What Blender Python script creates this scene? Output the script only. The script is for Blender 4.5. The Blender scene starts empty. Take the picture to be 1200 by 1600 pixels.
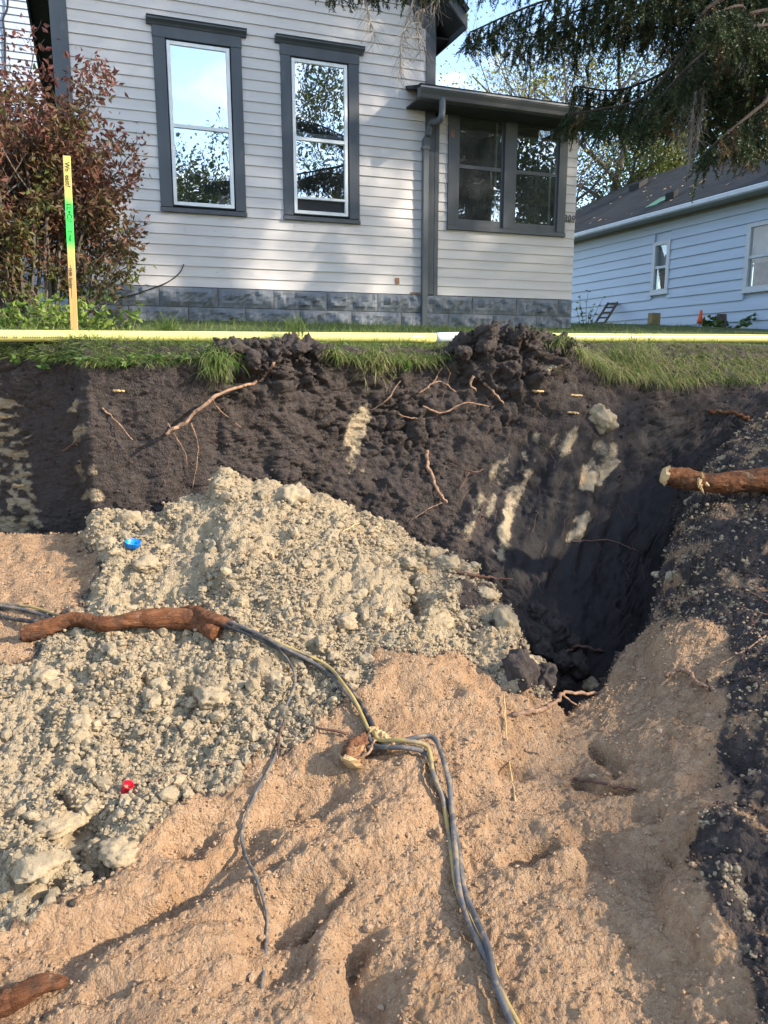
import bpy, bmesh, math, random
import numpy as np
from mathutils import Vector, Matrix, noise as mnoise
from mathutils.bvhtree import BVHTree

random.seed(7)
rng = np.random.default_rng(11)
S = bpy.context.scene
COL = S.collection
rad = math.radians

# ------------------------------------------------------------------ camera
PITCH, YAW, F = rad(10.85), rad(20.6), 1200.0
cd = bpy.data.cameras.new('camera')
cam = bpy.data.objects.new('camera', cd)
COL.objects.link(cam)
cd.sensor_fit = 'VERTICAL'
cd.sensor_height = 36.0
cd.sensor_width = 27.0
cd.lens = 36.0 * F / 1600.0
cd.clip_start = 0.05
cd.clip_end = 3000
cam.location = (0, 0, 0)
cam.rotation_euler = (math.pi / 2 - PITCH, 0, -YAW)
S.camera = cam

# ------------------------------------------------------------------ sky, sun, exposure
SUN_EL, SUN_AZ = rad(29), math.atan2(0.80, -0.60)      # azimuth from +Y towards +X
w = bpy.data.worlds.new('World')
S.world = w
w.use_nodes = True
wn, wl = w.node_tree.nodes, w.node_tree.links
wn.clear()
sky = wn.new('ShaderNodeTexSky')
sky.sky_type = 'NISHITA'
sky.sun_disc = False
sky.sun_elevation = SUN_EL
sky.sun_rotation = SUN_AZ
sky.air_density = 1.0
sky.dust_density = 0.5
sky.ozone_density = 1.3
tc = wn.new('ShaderNodeTexCoord')
cn = wn.new('ShaderNodeTexNoise')
cn.inputs['Scale'].default_value = 5.0
cn.inputs['Detail'].default_value = 7
cn.inputs['Roughness'].default_value = 0.55
cmap = wn.new('ShaderNodeMapping')
cmap.inputs['Scale'].default_value = (1, 1, 2.2)
cmap.inputs['Location'].default_value = (1.9, 0.7, 0.4)
wl.new(tc.outputs['Generated'], cmap.inputs['Vector'])
wl.new(cmap.outputs['Vector'], cn.inputs['Vector'])
cr = wn.new('ShaderNodeValToRGB')
cr.color_ramp.elements[0].position = 0.535
cr.color_ramp.elements[1].position = 0.74
wl.new(cn.outputs['Fac'], cr.inputs['Fac'])
cmix = wn.new('ShaderNodeMix')
cmix.data_type = 'RGBA'
wl.new(cr.outputs['Color'], cmix.inputs['Factor'])
wl.new(sky.outputs['Color'], cmix.inputs['A'])
cmix.inputs['B'].default_value = (5.4, 5.1, 4.7, 1)
bg = wn.new('ShaderNodeBackground')
bg.inputs['Strength'].default_value = 0.15
wo = wn.new('ShaderNodeOutputWorld')
wl.new(cmix.outputs['Result'], bg.inputs['Color'])
wl.new(bg.outputs['Background'], wo.inputs['Surface'])

sl = bpy.data.lights.new('sun', 'SUN')
sl.energy = 2.65
sl.angle = rad(1.3)
sl.color = (1.0, 0.89, 0.74)
sun = bpy.data.objects.new('sun', sl)
COL.objects.link(sun)
to_sun = Vector((math.sin(SUN_AZ) * math.cos(SUN_EL), math.cos(SUN_AZ) * math.cos(SUN_EL), math.sin(SUN_EL)))
sun.location = to_sun * 50
sun.rotation_euler = to_sun.to_track_quat('Z', 'Y').to_euler()

S.view_settings.view_transform = 'Standard'
S.view_settings.look = 'None'
S.view_settings.exposure = 1.72
S.view_settings.gamma = 1.0
S.view_settings.use_curve_mapping = False
S.cycles.max_bounces = 6
S.cycles.transparent_max_bounces = 12

# ------------------------------------------------------------------ pixels <-> place
cp, sp, cy, sy = math.cos(PITCH), math.sin(PITCH), math.cos(YAW), math.sin(YAW)
FW = np.array([sy * cp, cy * cp, -sp])
RT = np.array([cy, -sy, 0.0])
UP = np.array([sy * sp, cy * sp, cp])
HF = np.array([sy, cy, 0.0])


def ray(px, py):
    return FW + RT * ((px - 600) / F) + UP * ((800 - py) / F)


def at(px, py, R):
    d = ray(px, py)
    return d * (R / d.dot(HF))


def onY(px, py, Y):
    d = ray(px, py)
    return d * (Y / d[1])


def onX(px, py, X):
    d = ray(px, py)
    return d * (X / d[0])


def proj(P):
    z = P @ FW
    return 600 + F * (P @ RT) / z, 800 - F * (P @ UP) / z


# ------------------------------------------------------------------ noise (numpy)
TAB = np.random.default_rng(3).random((64, 64, 64)).astype(np.float32)
JIT = np.random.default_rng(4).random((64, 64, 64, 3)).astype(np.float32)


def vnoise(P, off=0.0):
    P = np.asarray(P, dtype=np.float64) + off + 100
    i = np.floor(P).astype(np.int64)
    f = P - i
    u = f * f * f * (f * (f * 6 - 15) + 10)
    x0, y0, z0 = (i[:, 0] & 63), (i[:, 1] & 63), (i[:, 2] & 63)
    x1, y1, z1 = (x0 + 1) & 63, (y0 + 1) & 63, (z0 + 1) & 63
    ux, uy, uz = u[:, 0], u[:, 1], u[:, 2]
    a = TAB[x0, y0, z0] * (1 - ux) + TAB[x1, y0, z0] * ux
    b = TAB[x0, y1, z0] * (1 - ux) + TAB[x1, y1, z0] * ux
    c = TAB[x0, y0, z1] * (1 - ux) + TAB[x1, y0, z1] * ux
    d = TAB[x0, y1, z1] * (1 - ux) + TAB[x1, y1, z1] * ux
    return ((a * (1 - uy) + b * uy) * (1 - uz) + (c * (1 - uy) + d * uy) * uz) * 2 - 1


def fbm(P, scale, octs=4, gain=0.5, off=0.0):
    v = np.zeros(len(P))
    a, s = 1.0, scale
    for k in range(octs):
        v += a * vnoise(P * s, off + k * 7.3)
        a *= gain
        s *= 2.03
    return v


def worley(P, scale, off=0.0):
    Q = P * scale + off + 100
    i = np.floor(Q).astype(np.int64)
    f = (Q - i).astype(np.float32)
    f1 = np.full(len(P), 9.0, dtype=np.float32)
    f2 = np.full(len(P), 9.0, dtype=np.float32)
    for dx in (-1, 0, 1):
        for dy in (-1, 0, 1):
            for dz in (-1, 0, 1):
                j = JIT[(i[:, 0] + dx) & 63, (i[:, 1] + dy) & 63, (i[:, 2] + dz) & 63]
                d = (j[:, 0] + dx - f[:, 0]) ** 2 + (j[:, 1] + dy - f[:, 1]) ** 2 + (j[:, 2] + dz - f[:, 2]) ** 2
                m = d < f1
                f2 = np.where(m, f1, np.minimum(f2, d))
                f1 = np.where(m, d, f1)
    return np.sqrt(f1), np.sqrt(f2)


# ------------------------------------------------------------------ materials
MATS = {}


class NT:
    def __init__(self, name):
        self.m = bpy.data.materials.new(name)
        self.m.use_nodes = True
        self.n = self.m.node_tree.nodes
        self.l = self.m.node_tree.links
        self.p = self.n['Principled BSDF']
        self.out = self.n['Material Output']
        MATS[name] = self.m

    def new(self, t, **kw):
        nd = self.n.new(t)
        for k, v in kw.items():
            if k in nd.inputs:
                nd.inputs[k].default_value = v
            else:
                setattr(nd, k, v)
        return nd

    def pos(self):
        if not hasattr(self, '_pos'):
            self._pos = self.new('ShaderNodeNewGeometry').outputs['Position']
        return self._pos

    def objco(self, scale=(1, 1, 1)):
        t = self.new('ShaderNodeTexCoord')
        mp = self.new('ShaderNodeMapping')
        mp.inputs['Scale'].default_value = scale
        self.l.new(t.outputs['Object'], mp.inputs['Vector'])
        return mp.outputs['Vector']

    def noise(self, scale, detail=4, rough=0.55, vec=None):
        nd = self.new('ShaderNodeTexNoise', Scale=scale, Detail=detail, Roughness=rough)
        self.l.new(vec if vec is not None else self.pos(), nd.inputs['Vector'])
        return nd.outputs['Fac']

    def voro(self, scale, vec=None, feature='F1'):
        nd = self.new('ShaderNodeTexVoronoi', Scale=scale)
        nd.feature = feature
        self.l.new(vec if vec is not None else self.pos(), nd.inputs['Vector'])
        return nd.outputs['Distance']

    def ramp(self, fac, stops):
        r = self.new('ShaderNodeValToRGB')
        e = r.color_ramp.elements
        while len(e) < len(stops):
            e.new(0.5)
        for k, (p, c) in enumerate(stops):
            e[k].position = p
            e[k].color = (*c, 1) if len(c) == 3 else c
        self.l.new(fac, r.inputs['Fac'])
        return r.outputs['Color']

    def mix(self, fac, a, b, mode='MIX'):
        m = self.new('ShaderNodeMix')
        m.data_type = 'RGBA'
        m.blend_type = mode
        for s, v in (('Factor', fac), ('A', a), ('B', b)):
            if hasattr(v, 'is_linked'):
                self.l.new(v, m.inputs[s])
            elif s == 'Factor':
                m.inputs[s].default_value = v
            else:
                m.inputs[s].default_value = (*v, 1)
        return m.outputs['Result']

    def math(self, op, a, b=0.0, c=0.0):
        m = self.new('ShaderNodeMath')
        m.operation = op
        for k, v in enumerate((a, b, c)):
            if hasattr(v, 'is_linked'):
                self.l.new(v, m.inputs[k])
            else:
                m.inputs[k].default_value = v
        return m.outputs[0]

    def bump(self, h, strength=0.5, dist=0.01, prev=None):
        b = self.new('ShaderNodeBump', Strength=strength, Distance=dist)
        self.l.new(h, b.inputs['Height'])
        if prev is not None:
            self.l.new(prev, b.inputs['Normal'])
        return b.outputs['Normal']

    def done(self, color=None, rough=0.8, normal=None, spec=0.3):
        if color is not None:
            if hasattr(color, 'is_linked'):
                self.l.new(color, self.p.inputs['Base Color'])
            else:
                self.p.inputs['Base Color'].default_value = (*color, 1)
        if hasattr(rough, 'is_linked'):
            self.l.new(rough, self.p.inputs['Roughness'])
        else:
            self.p.inputs['Roughness'].default_value = rough
        if normal is not None:
            self.l.new(normal, self.p.inputs['Normal'])
        self.p.inputs['Specular IOR Level'].default_value = spec
        return self.m


def soil_colors(t):
    n1, n2, n3 = t.noise(3.0, 5), t.noise(38, 6, 0.65), t.noise(170, 4, 0.7)
    clay = t.ramp(n2, [(0.28, (0.28, 0.210, 0.130)), (0.5, (0.455, 0.348, 0.214)), (0.75, (0.585, 0.464, 0.304))])
    clay = t.mix(t.ramp(n1, [(0.35, (0, 0, 0)), (0.68, (0.75, 0.75, 0.75))]), clay, (0.375, 0.295, 0.195), 'MIX')
    clay = t.mix(t.ramp(n3, [(0.3, (0.55, 0.55, 0.55)), (0.6, (0, 0, 0))]), clay, (0.18, 0.15, 0.10), 'MIX')
    orange = t.ramp(t.noise(7, 4, 0.6), [(0.62, (0, 0, 0)), (0.74, (0.6, 0.6, 0.6))])
    clay = t.mix(orange, clay, (0.36, 0.215, 0.095))
    sand = t.ramp(n2, [(0.25, (0.285, 0.163, 0.080)), (0.5, (0.405, 0.257, 0.146)), (0.78, (0.50, 0.338, 0.202))])
    sand = t.mix(t.ramp(n3, [(0.28, (0.6, 0.6, 0.6)), (0.55, (0, 0, 0))]), sand, (0.23, 0.135, 0.08))
    sand = t.mix(t.ramp(t.noise(4.2, 5, 0.6), [(0.52, (0, 0, 0)), (0.72, (0.55, 0.55, 0.55))]), sand, (0.33, 0.17, 0.07))
    black = t.ramp(n2, [(0.25, (0.027, 0.021, 0.018)), (0.5, (0.058, 0.045, 0.038)), (0.8, (0.106, 0.082, 0.069))])
    black = t.mix(t.ramp(n1, [(0.4, (0, 0, 0)), (0.7, (0.6, 0.6, 0.6))]), black, (0.075, 0.060, 0.054))
    return clay, sand, black, n3


t = NT('excavated_soil')
at_ = t.new('ShaderNodeAttribute')
at_.attribute_name = 'soil'
sep = t.new('ShaderNodeSeparateColor')
t.l.new(at_.outputs['Color'], sep.inputs['Color'])
clay, sand, black, n3 = soil_colors(t)
wet = sep.outputs[2]
black = t.mix(t.math('MULTIPLY', wet, 0.95), black, (0.020, 0.0165, 0.0155))
edge = t.math('ADD', t.math('MULTIPLY', t.math('SUBTRACT', t.noise(24, 6, 0.75), 0.5), 1.0), t.math('MULTIPLY', t.math('SUBTRACT', t.noise(7, 4, 0.6), 0.5), 0.7))
fs = t.math('SMOOTHSTEP', t.math('ADD', sep.outputs[1], edge), 0.3, 0.7) if False else None


def sharp(v):
    a = t.math('ADD', v, edge)
    r = t.new('ShaderNodeMapRange')
    r.inputs['From Min'].default_value = 0.36
    r.inputs['From Max'].default_value = 0.64
    t.l.new(a, r.inputs['Value'])
    return r.outputs['Result']


damp = t.ramp(t.noise(5.5, 6, 0.65), [(0.54, (0, 0, 0)), (0.70, (0.6, 0.6, 0.6))])
sand = t.mix(damp, sand, (0.20, 0.125, 0.075))
clay = t.mix(t.ramp(t.noise(6.5, 6, 0.7), [(0.56, (0, 0, 0)), (0.66, (0.6, 0.6, 0.6))]), clay, (0.20, 0.16, 0.11))
c = t.mix(sharp(sep.outputs[1]), black, sand)
c = t.mix(sharp(sep.outputs[0]), c, clay)
vo = t.voro(95)
h = t.math('ADD', t.math('MULTIPLY', t.noise(120, 5, 0.7), 1.0), t.math('ADD', t.math('MULTIPLY', vo, -0.6), t.math('MULTIPLY', t.voro(190), -0.4)))
bs = t.math('MULTIPLY_ADD', wet, -0.35, 0.8)
b = t.new('ShaderNodeBump', Distance=0.012)
t.l.new(bs, b.inputs['Strength'])
t.l.new(h, b.inputs['Height'])
rgh = t.math('MULTIPLY_ADD', wet, -0.26, 0.93)
t.done(c, rgh, b.outputs['Normal'], 0.25)

for nm, k in (('clay_soil', 0), ('sandy_gravel', 1), ('topsoil', 2)):
    t = NT(nm)
    cs = soil_colors(t)
    col_ = cs[k]
    if k == 0:
        oi = t.new('ShaderNodeAttribute')
        oi.attribute_name = 'tone'
        col_ = t.mix(t.math('MULTIPLY', oi.outputs['Fac'], 0.6), col_, (0.21, 0.175, 0.12))
    if k == 1:
        oi = t.new('ShaderNodeAttribute')
        oi.attribute_name = 'tone'
        col_ = t.mix(t.math('MULTIPLY', oi.outputs['Fac'], 0.7), col_, (0.46, 0.345, 0.235))
    t.done(col_, 0.93, t.bump(t.noise(130, 5, 0.7), 0.7, 0.008), 0.2)

t = NT('lawn_soil')
t.done(t.ramp(t.noise(9, 5), [(0.3, (0.045, 0.06, 0.018)), (0.7, (0.085, 0.115, 0.03))]), 0.95, t.bump(t.noise(60, 4), 0.7, 0.02))

t = NT('grass_blade')
a_ = t.new('ShaderNodeAttribute')
a_.attribute_name = 'tone'
gc = t.ramp(a_.outputs['Fac'], [(0.0, (0.035, 0.075, 0.014)), (0.40, (0.105, 0.175, 0.034)), (0.68, (0.20, 0.235, 0.07)), (1.0, (0.38, 0.31, 0.16))])
m = t.done(gc, 0.6, None, 0.3)
tr = t.new('ShaderNodeBsdfTranslucent')
t.l.new(gc, tr.inputs['Color'])
mx = t.new('ShaderNodeMixShader', Fac=0.3)
t.l.new(t.p.outputs[0], mx.inputs[1])
t.l.new(tr.outputs[0], mx.inputs[2])
t.l.new(mx.outputs[0], t.out.inputs['Surface'])


def leaf_mat(name, stops, trans=0.3, rough=0.55):
    t = NT(name)
    a = t.new('ShaderNodeAttribute')
    a.attribute_name = 'tone'
    c = t.ramp(a.outputs['Fac'], stops)
    t.done(c, rough, None, 0.3)
    tr = t.new('ShaderNodeBsdfTranslucent')
    t.l.new(c, tr.inputs['Color'])
    mx = t.new('ShaderNodeMixShader', Fac=trans)
    t.l.new(t.p.outputs[0], mx.inputs[1])
    t.l.new(tr.outputs[0], mx.inputs[2])
    t.l.new(mx.outputs[0], t.out.inputs['Surface'])


leaf_mat('shrub_leaf', [(0.0, (0.10, 0.16, 0.028)), (0.22, (0.115, 0.115, 0.036)), (0.42, (0.150, 0.075, 0.042)), (0.8, (0.20, 0.066, 0.055)), (1.0, (0.28, 0.15, 0.09))])
leaf_mat('green_leaf', [(0.0, (0.05, 0.10, 0.015)), (0.5, (0.12, 0.20, 0.03)), (1.0, (0.24, 0.30, 0.06))])
leaf_mat('weed_leaf', [(0.0, (0.05, 0.12, 0.02)), (0.6, (0.13, 0.22, 0.05)), (1.0, (0.28, 0.34, 0.14))])
leaf_mat('yellow_leaf', [(0.0, (0.22, 0.21, 0.04)), (0.6, (0.34, 0.29, 0.07)), (1.0, (0.42, 0.33, 0.10))])
leaf_mat('olive_leaf', [(0.0, (0.035, 0.055, 0.012)), (0.5, (0.10, 0.12, 0.02)), (1.0, (0.23, 0.21, 0.035))])
leaf_mat('spruce_needle', [(0.0, (0.018, 0.030, 0.012)), (0.5, (0.040, 0.058, 0.020)), (0.85, (0.075, 0.090, 0.032)), (1.0, (0.15, 0.085, 0.04))], 0.15)
leaf_mat('blue_needle', [(0.0, (0.018, 0.034, 0.026)), (0.6, (0.055, 0.085, 0.075)), (1.0, (0.14, 0.18, 0.16))], 0.1)
leaf_mat('street_leaf', [(0.0, (0.03, 0.05, 0.012)), (0.6, (0.07, 0.10, 0.02)), (1.0, (0.16, 0.15, 0.03))])


def simple(name, col, rough=0.7, var=0.25, scale=8, bump=0.25, bscale=60, stretch=(1, 1, 1), spec=0.3, bdist=0.004, dark=None):
    t = NT(name)
    v = t.objco(stretch)
    n = t.noise(scale, 6, 0.6, v)
    lo = tuple(x * (1 - var) for x in col)
    hi = tuple(min(1, x * (1 + var)) for x in col)
    c = t.ramp(n, [(0.3, lo), (0.7, hi)])
    if dark:
        c = t.mix(t.ramp(t.noise(dark[1], 5, 0.65, v), [(dark[2], (0, 0, 0)), (dark[2] + 0.12, (1, 1, 1))]), c, dark[0])
    return t.done(c, rough, t.bump(t.noise(bscale, 5, 0.65, v), bump, bdist), spec)


# house paint: light grey lilac clapboards, weathered, tone per board
t = NT('clapboard_paint')
oi = t.new('ShaderNodeObjectInfo')
v = t.new('ShaderNodeMapping')
v.inputs['Scale'].default_value = (0.7, 1, 7)
t.l.new(t.pos(), v.inputs['Vector'])
n = t.noise(2.2, 6, 0.6, v.outputs['Vector'])
c = t.ramp(n, [(0.25, (0.53, 0.488, 0.468)), (0.5, (0.60, 0.558, 0.535)), (0.8, (0.645, 0.605, 0.58))])
c = t.mix(t.math('MULTIPLY', oi.outputs['Random'], 0.35), c, (0.56, 0.525, 0.51))
v2 = t.new('ShaderNodeMapping')
v2.inputs['Scale'].default_value = (4, 4, 26)
t.l.new(t.pos(), v2.inputs['Vector'])
wear = t.ramp(t.noise(2.2, 7, 0.72, v2.outputs['Vector']), [(0.62, (0, 0, 0)), (0.70, (0.7, 0.7, 0.7))])
c = t.mix(wear, c, (0.27, 0.25, 0.235))
t.done(c, 0.62, t.bump(t.noise(12, 5, 0.6, v2.outputs['Vector']), 0.3, 0.003), 0.35)

simple('trim_paint', (0.070, 0.079, 0.093), 0.5, 0.18, 5, 0.3, 30, (1, 1, 0.25), 0.4, 0.003, ((0.11, 0.115, 0.125), 9, 0.62))
simple('block_paint', (0.165, 0.18, 0.20), 0.7, 0.2, 9, 0.5, 55, spec=0.3, bdist=0.004, dark=((0.115, 0.127, 0.142), 5, 0.55))
simple('mortar', (0.10, 0.11, 0.12), 0.8)
simple('downspout_paint', (0.085, 0.095, 0.108), 0.45, 0.15, 4, 0.15, 20, (1, 1, 0.2), 0.45)
simple('white_aluminium', (0.78, 0.78, 0.77), 0.45, 0.12, 6, 0.15, 40, spec=0.5)
simple('gutter_metal', (0.10, 0.10, 0.105), 0.4, 0.3, 3, 0.2, 20, (0.3, 1, 1), 0.5)
simple('gutter_lip_metal', (0.30, 0.29, 0.28), 0.45, 0.3, 5, 0.2, 20, (0.3, 1, 1), 0.5)
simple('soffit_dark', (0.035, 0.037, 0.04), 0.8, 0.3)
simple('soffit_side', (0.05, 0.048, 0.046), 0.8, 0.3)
simple('raw_wood', (0.30, 0.15, 0.09), 0.8, 0.3, 20, 0.4, 60)
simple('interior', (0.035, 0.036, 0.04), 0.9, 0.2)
simple('curtain_cloth', (0.46, 0.47, 0.47), 0.9, 0.15, 6, 0.3, 14, (9, 9, 0.4))
simple('neighbour_siding', (0.56, 0.645, 0.77), 0.5, 0.06, 3, 0.1, 10, (1, 0.3, 3))
simple('neighbour_trim', (0.68, 0.70, 0.72), 0.5, 0.08)
simple('fascia_beige', (0.36, 0.33, 0.29), 0.6, 0.1)
simple('left_siding', (0.37, 0.41, 0.48), 0.6, 0.12, 4, 0.2, 20)
simple('yellow_pipe', (0.63, 0.57, 0.19), 0.35, 0.10, 3, 0.1, 30, (1, 1, 1), 0.5, 0.002, ((0.50, 0.42, 0.14), 18, 0.66))
simple('pale_pipe', (0.66, 0.68, 0.66), 0.4, 0.08)
simple('print_ink', (0.02, 0.02, 0.022), 0.6, 0.1)
simple('number_metal', (0.02, 0.016, 0.012), 0.4, 0.2, spec=0.5)
simple('cable_grey', (0.095, 0.092, 0.092), 0.7, 0.4, 14, 0.4, 50, spec=0.3, bdist=0.002, dark=((0.25, 0.19, 0.13), 30, 0.50))
simple('cable_black', (0.045, 0.044, 0.046), 0.7, 0.4, 14, 0.4, 50, spec=0.3, bdist=0.002, dark=((0.20, 0.155, 0.11), 30, 0.52))
simple('cable_yellow', (0.40, 0.29, 0.10), 0.6, 0.3, 9, 0.3, 50, spec=0.4, bdist=0.002, dark=((0.14, 0.12, 0.10), 9, 0.50))
simple('blue_plastic', (0.0, 0.23, 0.80), 0.35, 0.05, spec=0.5)
simple('red_plastic', (0.70, 0.012, 0.035), 0.35, 0.05, spec=0.5)
simple('orange_plastic', (0.80, 0.11, 0.02), 0.45, 0.1)
t = NT('root_bark')
v = t.objco((0.22, 1, 1))
c = t.ramp(t.noise(55, 7, 0.7, v), [(0.28, (0.085, 0.034, 0.018)), (0.5, (0.205, 0.082, 0.036)), (0.72, (0.36, 0.165, 0.080))])
c = t.mix(t.ramp(t.noise(11, 5, 0.65), [(0.48, (0, 0, 0)), (0.62, (0.75, 0.75, 0.75))]), c, (0.085, 0.050, 0.034))
c = t.mix(t.ramp(t.noise(16, 6, 0.7), [(0.60, (0, 0, 0)), (0.68, (0.8, 0.8, 0.8))]), c, (0.33, 0.245, 0.16))
t.done(c, 0.9, t.bump(t.noise(60, 6, 0.7, v), 1.0, 0.02, t.bump(t.noise(18, 5, 0.6, v), 0.8, 0.03)), 0.15)
simple('root_pale', (0.33, 0.20, 0.125), 0.85, 0.45, 30, 0.8, 80, (1, 1, 1), 0.2, 0.004, ((0.11, 0.065, 0.048), 55, 0.50))
simple('stump_bark', (0.20, 0.09, 0.045), 0.85, 0.5, 16, 1.0, 40, (1, 1, 1), 0.2, 0.012, ((0.46, 0.30, 0.16), 9, 0.52))
simple('root_dark', (0.13, 0.070, 0.050), 0.8, 0.4, 30, 0.6, 80, (1, 1, 1), 0.25, 0.004)
simple('root_tan', (0.50, 0.33, 0.15), 0.75, 0.3, 30, 0.5, 80)
simple('cut_wood', (0.56, 0.37, 0.18), 0.75, 0.35, 26, 0.6, 70, (1, 1, 1), 0.3, 0.006, ((0.24, 0.11, 0.05), 18, 0.56))
simple('stick_dark', (0.03, 0.024, 0.02), 0.8, 0.3)
simple('bark_grey', (0.12, 0.10, 0.085), 0.9, 0.35, 12, 0.8, 40, (1, 1, 0.3), 0.2, 0.01)
simple('bark_spruce', (0.050, 0.038, 0.030), 0.9, 0.35, 14, 0.8, 40, (1, 1, 0.5), 0.2, 0.01)
simple('dead_twig', (0.26, 0.23, 0.20), 0.85, 0.3)
simple('ladder_wood', (0.13, 0.09, 0.075), 0.8, 0.3)
simple('post_tan', (0.34, 0.25, 0.11), 0.7, 0.2)
simple('green_patch', (0.18, 0.36, 0.22), 0.7, 0.2)
simple('vent_black', (0.012, 0.012, 0.013), 0.7, 0.2)

t = NT('roof_shingle')
br = t.new('ShaderNodeTexBrick')
br.inputs['Scale'].default_value = 1.0
br.inputs['Brick Width'].default_value = 0.30
br.inputs['Row Height'].default_value = 0.14
br.inputs['Mortar Size'].default_value = 0.012
br.inputs['Color1'].default_value = (0.030, 0.030, 0.031, 1)
br.inputs['Color2'].default_value = (0.058, 0.057, 0.057, 1)
br.inputs['Mortar'].default_value = (0.015, 0.015, 0.017, 1)
sx_ = t.new('ShaderNodeSeparateXYZ')
t.l.new(t.pos(), sx_.inputs['Vector'])
cx_ = t.new('ShaderNodeCombineXYZ')
t.l.new(t.math('ADD', sx_.outputs['X'], sx_.outputs['Y']), cx_.inputs['X'])
t.l.new(t.math('MULTIPLY', sx_.outputs['Z'], 1.7), cx_.inputs['Y'])
t.l.new(cx_.outputs['Vector'], br.inputs['Vector'])
c = t.mix(t.ramp(t.noise(2.0, 5), [(0.35, (0, 0, 0)), (0.75, (0.55, 0.55, 0.55))]), br.outputs['Color'], (0.068, 0.064, 0.060))
t.done(c, 0.9, t.bump(br.outputs['Fac'], -0.6, 0.02, t.bump(t.noise(120, 3), 0.5, 0.006)), 0.25)

# stake: raw lath with a band of green marking paint (band painted along its length)
t = NT('lath_wood')
tcn = t.new('ShaderNodeTexCoord')
sx = t.new('ShaderNodeSeparateXYZ')
t.l.new(tcn.outputs['Object'], sx.inputs['Vector'])
wv = t.objco((30, 30, 1.5))
wood = t.ramp(t.noise(3, 5, 0.6, wv), [(0.3, (0.52, 0.30, 0.10)), (0.7, (0.66, 0.43, 0.17))])
zz = t.math('ADD', sx.outputs['Z'], t.math('MULTIPLY', t.noise(25, 3), 0.05))
yel = t.ramp(zz, [(0.52, (0, 0, 0)), (0.64, (0.6, 0.6, 0.6))])
c = t.mix(yel, wood, (0.70, 0.62, 0.18))
grn = t.ramp(zz, [(0.61, (0, 0, 0)), (0.68, (1, 1, 1)), (0.86, (1, 1, 1)), (0.91, (0, 0, 0))])
c = t.mix(grn, c, (0.07, 0.78, 0.12))
t.done(c, 0.75, t.bump(t.noise(6, 4, 0.6, wv), 0.3, 0.002))

# window glass: dark room shows through, the street is mirrored in it
def glass(name, refl, dust, tint=(0.9, 0.94, 0.95)):
    t = NT(name)
    tr = t.new('ShaderNodeBsdfTransparent')
    tr.inputs['Color'].default_value = (*tint, 1)
    gl = t.new('ShaderNodeBsdfGlossy', Roughness=0.006)
    gl.inputs['Color'].default_value = (0.95, 0.97, 1.0, 1)
    wob = t.bump(t.noise(2.2, 2), 0.05, 0.02)
    t.l.new(wob, gl.inputs['Normal'])
    mx = t.new('ShaderNodeMixShader', Fac=refl)
    t.l.new(tr.outputs[0], mx.inputs[1])
    t.l.new(gl.outputs[0], mx.inputs[2])
    df = t.new('ShaderNodeBsdfDiffuse')
    df.inputs['Color'].default_value = (0.45, 0.46, 0.46, 1)
    m2 = t.new('ShaderNodeMixShader')
    dn = t.ramp(t.noise(3.0, 6, 0.65), [(0.35, (dust * 0.2,) * 3), (0.75, (dust,) * 3)])
    t.l.new(dn, m2.inputs[0])
    t.l.new(mx.outputs[0], m2.inputs[1])
    t.l.new(df.outputs[0], m2.inputs[2])
    t.l.new(m2.outputs[0], t.out.inputs['Surface'])


glass('storm_glass', 0.40, 0.03)
glass('old_glass', 0.24, 0.09)
glass('neighbour_glass', 0.12, 0.10)


# ------------------------------------------------------------------ object helpers
def link(name, me, mat=None, parent=None):
    o = bpy.data.objects.new(name, me)
    COL.objects.link(o)
    if mat is not None and me is not None and not me.materials:
        me.materials.append(MATS[mat] if isinstance(mat, str) else mat)
    if parent is not None:
        o.parent = parent
    return o


def tag(o, label, cat, group=None):
    o['label'] = label
    o['category'] = cat
    if group:
        o['group'] = group
    return o


def empty(name, loc, label=None, cat=None, group=None, rz=0.0):
    o = bpy.data.objects.new(name, None)
    COL.objects.link(o)
    o.location = loc
    o.rotation_euler = (0, 0, rz)
    o.empty_display_size = 0.2
    if label:
        tag(o, label, cat, group)
    return o


def np_mesh(name, V, Fc, smooth=True, attrs=None, uv=None):
    me = bpy.data.meshes.new(name)
    V = np.asarray(V, dtype=np.float32)
    Fc = np.asarray(Fc, dtype=np.int32)
    n, k = Fc.shape
    me.vertices.add(len(V))
    me.vertices.foreach_set('co', V.ravel())
    me.loops.add(n * k)
    me.loops.foreach_set('vertex_index', Fc.ravel())
    me.polygons.add(n)
    me.polygons.foreach_set('loop_start', np.arange(0, n * k, k, dtype=np.int32))
    me.update(calc_edges=True)
    if smooth:
        me.polygons.foreach_set('use_smooth', np.ones(n, dtype=bool))
    else:
        me.polygons.foreach_set('use_smooth', np.zeros(n, dtype=bool))
    for nm, arr in (attrs or {}).items():
        arr = np.asarray(arr, dtype=np.float32)
        if arr.ndim == 1:
            a = me.attributes.new(nm, 'FLOAT', 'POINT')
            a.data.foreach_set('value', arr)
        else:
            a = me.attributes.new(nm, 'FLOAT_COLOR', 'POINT')
            a.data.foreach_set('color', np.c_[arr, np.ones(len(arr))].astype(np.float32).ravel())
    me.validate()
    return me


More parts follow.
